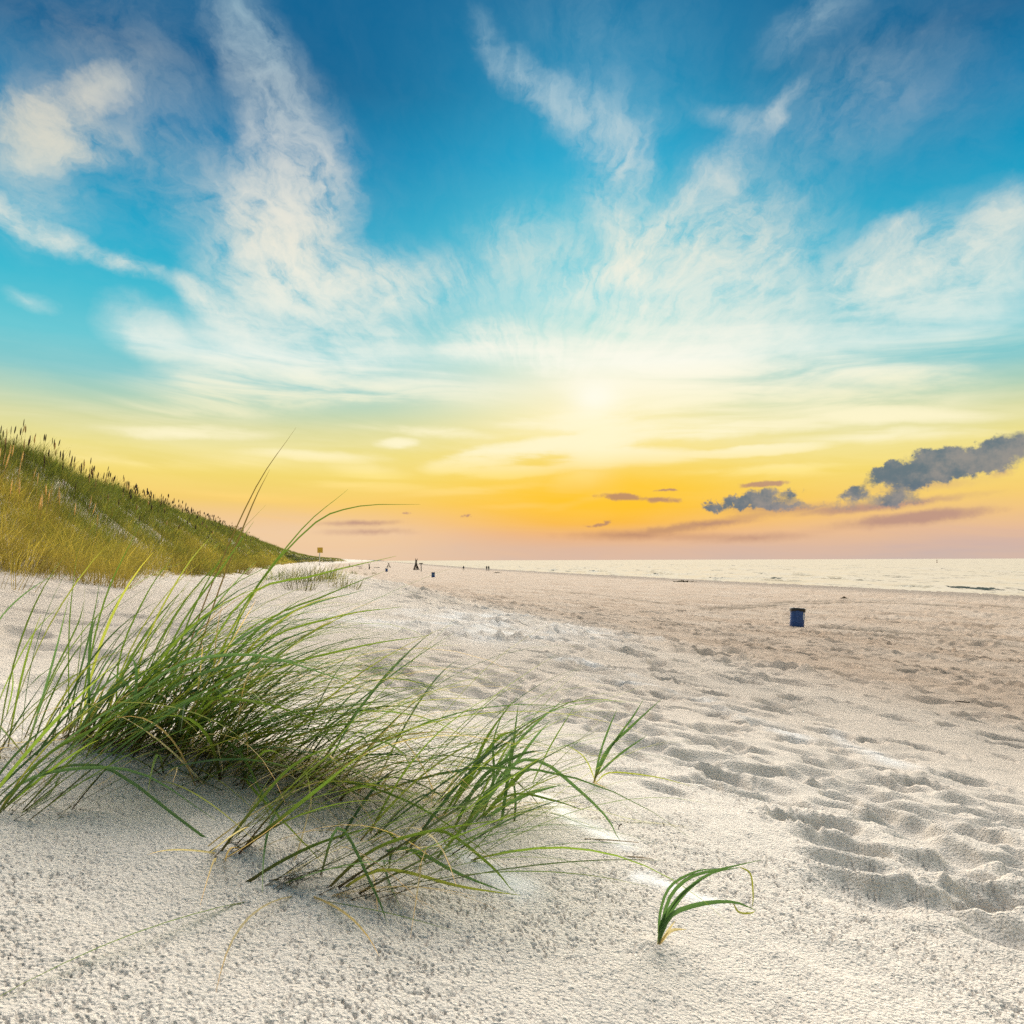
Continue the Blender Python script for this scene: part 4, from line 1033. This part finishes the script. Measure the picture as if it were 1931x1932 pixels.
p = seat(683.4, 1070); sc = p[1]/F; e = empty('pole', p); tag(e, 'thin bare pole stuck upright in the beach at the left, beyond the grass tips', 'pole')
V, Fc = tube([(0, 0, -.3), (.03, 0, 7*sc), (0, 0, 15*sc)], [.35*sc, .3*sc, .2*sc]); mesh_obj('shaft', V, Fc, wood_m, e)
def log(label, px, py, pts, rad, group='driftwood lying and standing on the far beach', mat=wood_m, name='driftwood', cat='driftwood', branch=None):
    """pts in picture units about the base, scaled to its distance"""
    p = seat(px, py); sc = p[1]/F
    V, Fc = tube(np.array(pts, float)*sc, np.array(rad)*sc, 7, .08)
    if branch is None:
        o = mesh_obj(name, V, Fc, mat); o.location = p; tag(o, label, cat, group); return o
    e = empty(name, p); tag(e, label, cat, group); mesh_obj('trunk', V, Fc, mat, e)
    for b, r in branch:
        V, Fc = tube(np.array(b, float)*sc, np.array(r)*sc, 6, .08); mesh_obj('branch', V, Fc, mat, e)
    return e
log('forked driftwood trunk stuck upright in the far beach', 697, 1073.5, [(0, 0, -1), (.3, 0, 4), (-.2, 0, 7.5)], [1.3, 1.0, .8], branch=[([(0, 0, 7), (1.2, 0, 9.5), (2.6, 0, 12.5)], [.7, .5, .2]), ([(-.1, 0, 7), (-.8, 0, 9), (-.6, 0, 12)], [.6, .4, .15]), ([(.2, 0, 3), (2, .4, 4.2), (4, .4, 5)], [.5, .4, .2])])
log('thin driftwood snag with a stub, leftmost on the far beach', 660, 1069.5, [(0, 0, -.6), (-.2, 0, 4), (.2, 0, 8)], [.9, .7, .3], branch=[([(0, 0, 1), (3, 0, 1.8), (7, 0, 1.2)], [.7, .6, .3])])
log('long dark log lying right of the leftmost snag', 676, 1067.5, [(-5, 0, .3), (0, .5, .6), (6, 0, .3)], [.5, .7, .4])
log('short log lying right of the forked trunk', 712, 1070.5, [(-6, 0, .3), (0, .5, .6), (5, 0, .3)], [.4, .6, .4])
log('dark low log lying by the bare upright pole', 680, 1071.5, [(-3, 0, .4), (0, .4, .9), (4, 0, .5)], [.6, .8, .4])
pale_m = plain('bleached_wood', (.75, .72, .66), .8)
log('bleached white piece of driftwood at the foot of the forked trunk', 706, 1075, [(-2, 0, .6), (0, 0, 1.0), (1.5, .3, .6)], [.6, .8, .5], mat=pale_m)
log('second bleached scrap of wood, left of the forked trunk', 690, 1074, [(-.6, 0, .2), (0, 0, 1.6), (.4, 0, 3)], [.4, .5, .3], mat=pale_m)
log('thin dark twig lying on the sand toward the right edge', 1812, 1333, [(-11, 3, 4.5), (0, 0, 3.6), (11, -7, 3.2)], [1.0, 1.4, 1.1], group=None, name='twig', cat='twig', branch=[([(1, 0, 3.6), (6, 1, 5.5), (9, 1, 6)], [.6, .5, .2])])
log('dark reddish twig stub poking from the sand by the long bowed blade', 1163, 1566, [(0, 0, -3), (2, 0, 6), (7, 0, 10)], [1.6, 1.5, .6], group=None, name='twig', cat='twig', mat=bark_m)
straw_m = plain('dry_straw', (.42, .30, .17), .8)
log('thin dry stem lying on the sand right of the long bowed blade', 1145, 1592, [(-45, 6, 6), (0, 0, 6), (55, -10, 5)], [1.0, 1.1, .7], group=None, name='dry_stem', cat='stem', mat=straw_m)
log('short dry stem lying below the other, left of the lone shoot', 1205, 1622, [(-30, 4, 6), (0, 0, 5.5), (22, -6, 5)], [1.0, 1.0, .6], group=None, name='dry_stem', cat='stem', mat=straw_m)
log('pale stick standing in the sand slope behind the left grass', 183, 1143, [(0, 0, -2), (2, 0, 7), (4, 0, 15)], [1.1, 1.1, .9], group=None, name='stick', cat='stick', mat=pale_m)
# tangled lump washed up beyond the near bin, and low weed lines
weed_m = plain('dry_weed', (.10, .075, .035), .95)
def lump(label, px, py, w, hgt, seed, name='seaweed_heap', cat='seaweed', n=60):
    p = seat(px, py); sc = p[1]/F; r_ = np.random.default_rng(seed); V, Fc = [], []
    for i in range(n):
        c = np.array([r_.normal(0, .35)*w, r_.normal(0, .2)*w, 0])*sc; c[2] = max(.0, hgt*sc*math.exp(-(c[0]/(w*.5*sc))**2)*r_.uniform(.2, 1))
        d = r_.normal(0, 1, 3)*np.array([1, 1, .35]); d *= w*sc*.16/np.linalg.norm(d)
        v, f = tube([c-d, c+r_.normal(0, .02*w*sc, 3), c+d], [w*sc*.02, w*sc*.035, w*sc*.015], 4); k = len(V); V += v; Fc += [tuple(q+k for q in ff) for ff in f]
    o = mesh_obj(name, V, Fc, weed_m); o.location = p; tag(o, label, cat, 'clumps of washed-up weed'); return o
lump('small dark clump of weed on the sand behind the nearest bin', 1591.6, 1132, 10, 4, 1)
lump('long low line of dark weed on the beach near the water', 1287, 1099, 24, 0.9, 2, n=60)
lump('scattered weed low on the beach left of the water gap', 1378, 1097, 14, 1.5, 3)
lump('faint dark weed patch beyond the two walkers', 938, 1081, 12, 0.6, 4, n=30)

# ---------------------------------------------------------------- people far off, at the water's edge
def person_mesh(stride, arm):
    J_ = [(0, 0, .95), (0, 0, 1.12), (0, 0, 1.32), (0, 0, 1.46), (0, .01, 1.52), (0, .02, 1.62), (0, .01, 1.70),
          (-.18, 0, 1.40), (-.23, .02*arm, 1.12), (-.22, .10*arm, .88), (-.21, .12*arm, .78), (.18, 0, 1.40), (.23, -.02*arm, 1.12), (.22, -.06*arm, .88), (.21, -.07*arm, .78),
          (-.10, 0, .90), (-.11, .14*stride, .50), (-.11, .12*stride, .09), (-.11, .28*stride+.05, .03), (.10, 0, .90), (.11, -.10*stride, .50), (.11, -.22*stride, .10), (.11, -.12*stride+.04, .03)]
    E = [(0, 1), (1, 2), (2, 3), (3, 4), (4, 5), (5, 6), (2, 7), (7, 8), (8, 9), (9, 10), (2, 11), (11, 12), (12, 13), (13, 14), (0, 15), (15, 16), (16, 17), (17, 18), (0, 19), (19, 20), (20, 21), (21, 22)]
    Rr = [.15, .14, .16, .08, .055, .10, .06, .07, .05, .04, .035, .07, .05, .04, .035, .10, .07, .05, .04, .10, .07, .05, .04]
    me = bpy.data.meshes.new('person'); me.from_pydata(J_, E, []); me.update()
    return me, Rr
def cloth_material(name, top, low):
    m = bpy.data.materials.new(name); m.use_nodes = True; nt = m.node_tree; nt.nodes.clear(); T = NB(nt)
    z = T.sep(T.node('ShaderNodeTexCoord').outputs['Object'])[2]
    c = T.mix(T.m('GREATER_THAN', z, .95), tuple(low), tuple(top)); c = T.mix(T.m('GREATER_THAN', z, 1.47), c, (.32, .19, .13)); c = T.mix(T.m('GREATER_THAN', z, 1.64), c, (.03, .02, .015))
    b = T.node('ShaderNodeBsdfPrincipled'); T.put(b.inputs['Base Color'], c); b.inputs['Roughness'].default_value = .85
    o = T.node('ShaderNodeOutputMaterial'); nt.links.new(b.outputs[0], o.inputs[0]); return m
for lab, px, py, st, ar, rz, top, low in (('lone person in dark clothes walking at the water edge', 875, 1076.5, .8, 1, .6, (.03, .035, .05), (.05, .045, .04)),
        ('left of two people in dark clothes walking side by side at the water edge', 918.6, 1077, .6, .6, .2, (.04, .03, .03), (.03, .03, .04)),
        ('right of two people in dark clothes walking side by side at the water edge', 922.4, 1077, -.6, .6, .2, (.02, .025, .03), (.05, .05, .05))):
    p = seat(px, py); me, Rr = person_mesh(st, ar); o = bpy.data.objects.new('person', me); COL.objects.link(o)
    md = o.modifiers.new('skin', 'SKIN')
    for i, sv_ in enumerate(me.skin_vertices[0].data): sv_.radius = (Rr[i], Rr[i]); sv_.use_root = (i == 0)
    o.modifiers.new('smooth', 'SUBSURF').levels = 1
    me.materials.append(cloth_material('clothes', top, low)); o.location = p; o.rotation_euler = (0, 0, rz)
    tag(o, lab, 'person', 'people walking at the water edge' if 'two' in lab else None)

# ---------------------------------------------------------------- buoy out at sea and the far shore
red_m = plain('red_buoy', (.25, .03, .02), .5)
d = SEA_Z*F/(HY-1064.5); x = (1766-CX)/F*d
e = empty('buoy', (x, d, SEA_Z)); tag(e, 'small dark red spar buoy out on the sea at right', 'buoy'); k = d/F
V, Fc = lathe([(.1*k, -1.2*k), (1.0*k, -1.0*k), (1.1*k, .4*k), (.6*k, 1.2*k), (.35*k, 1.4*k)], 14); mesh_obj('float', V, Fc, red_m, e)
V, Fc = lathe([(.4*k, 1.2*k), (.36*k, 4.2*k), (.75*k, 4.3*k), (.6*k, 5.6*k), (.1*k, 6.0*k)], 12); mesh_obj('mast', V, Fc, red_m, e)
far_m = plain('far_shore', (.20, .21, .22), .9)
V, Fc = [], []
for i in range(41):
    px = 640+72*i/40; y = 5200+600*i/40; x = (px-CX)/F*y
    h = (2.1*math.sin(min(1, (41-i)/12)*1.57)+.25*math.sin(i*.9)+.2*math.sin(i*2.3))*y/F*.62
    for (dy, z) in ((0, SEA_Z-3), (10, SEA_Z+max(.5, h+3.2)), (220, SEA_Z+max(.5, h+4.0)), (500, SEA_Z-3)): V.append((x, y+dy, z))
for i in range(40):
    for j in range(3): a = i*4+j; Fc.append((a, a+4, a+5, a+1))
hl = mesh_obj('headland', V, Fc, far_m); tag(hl, kind='structure')
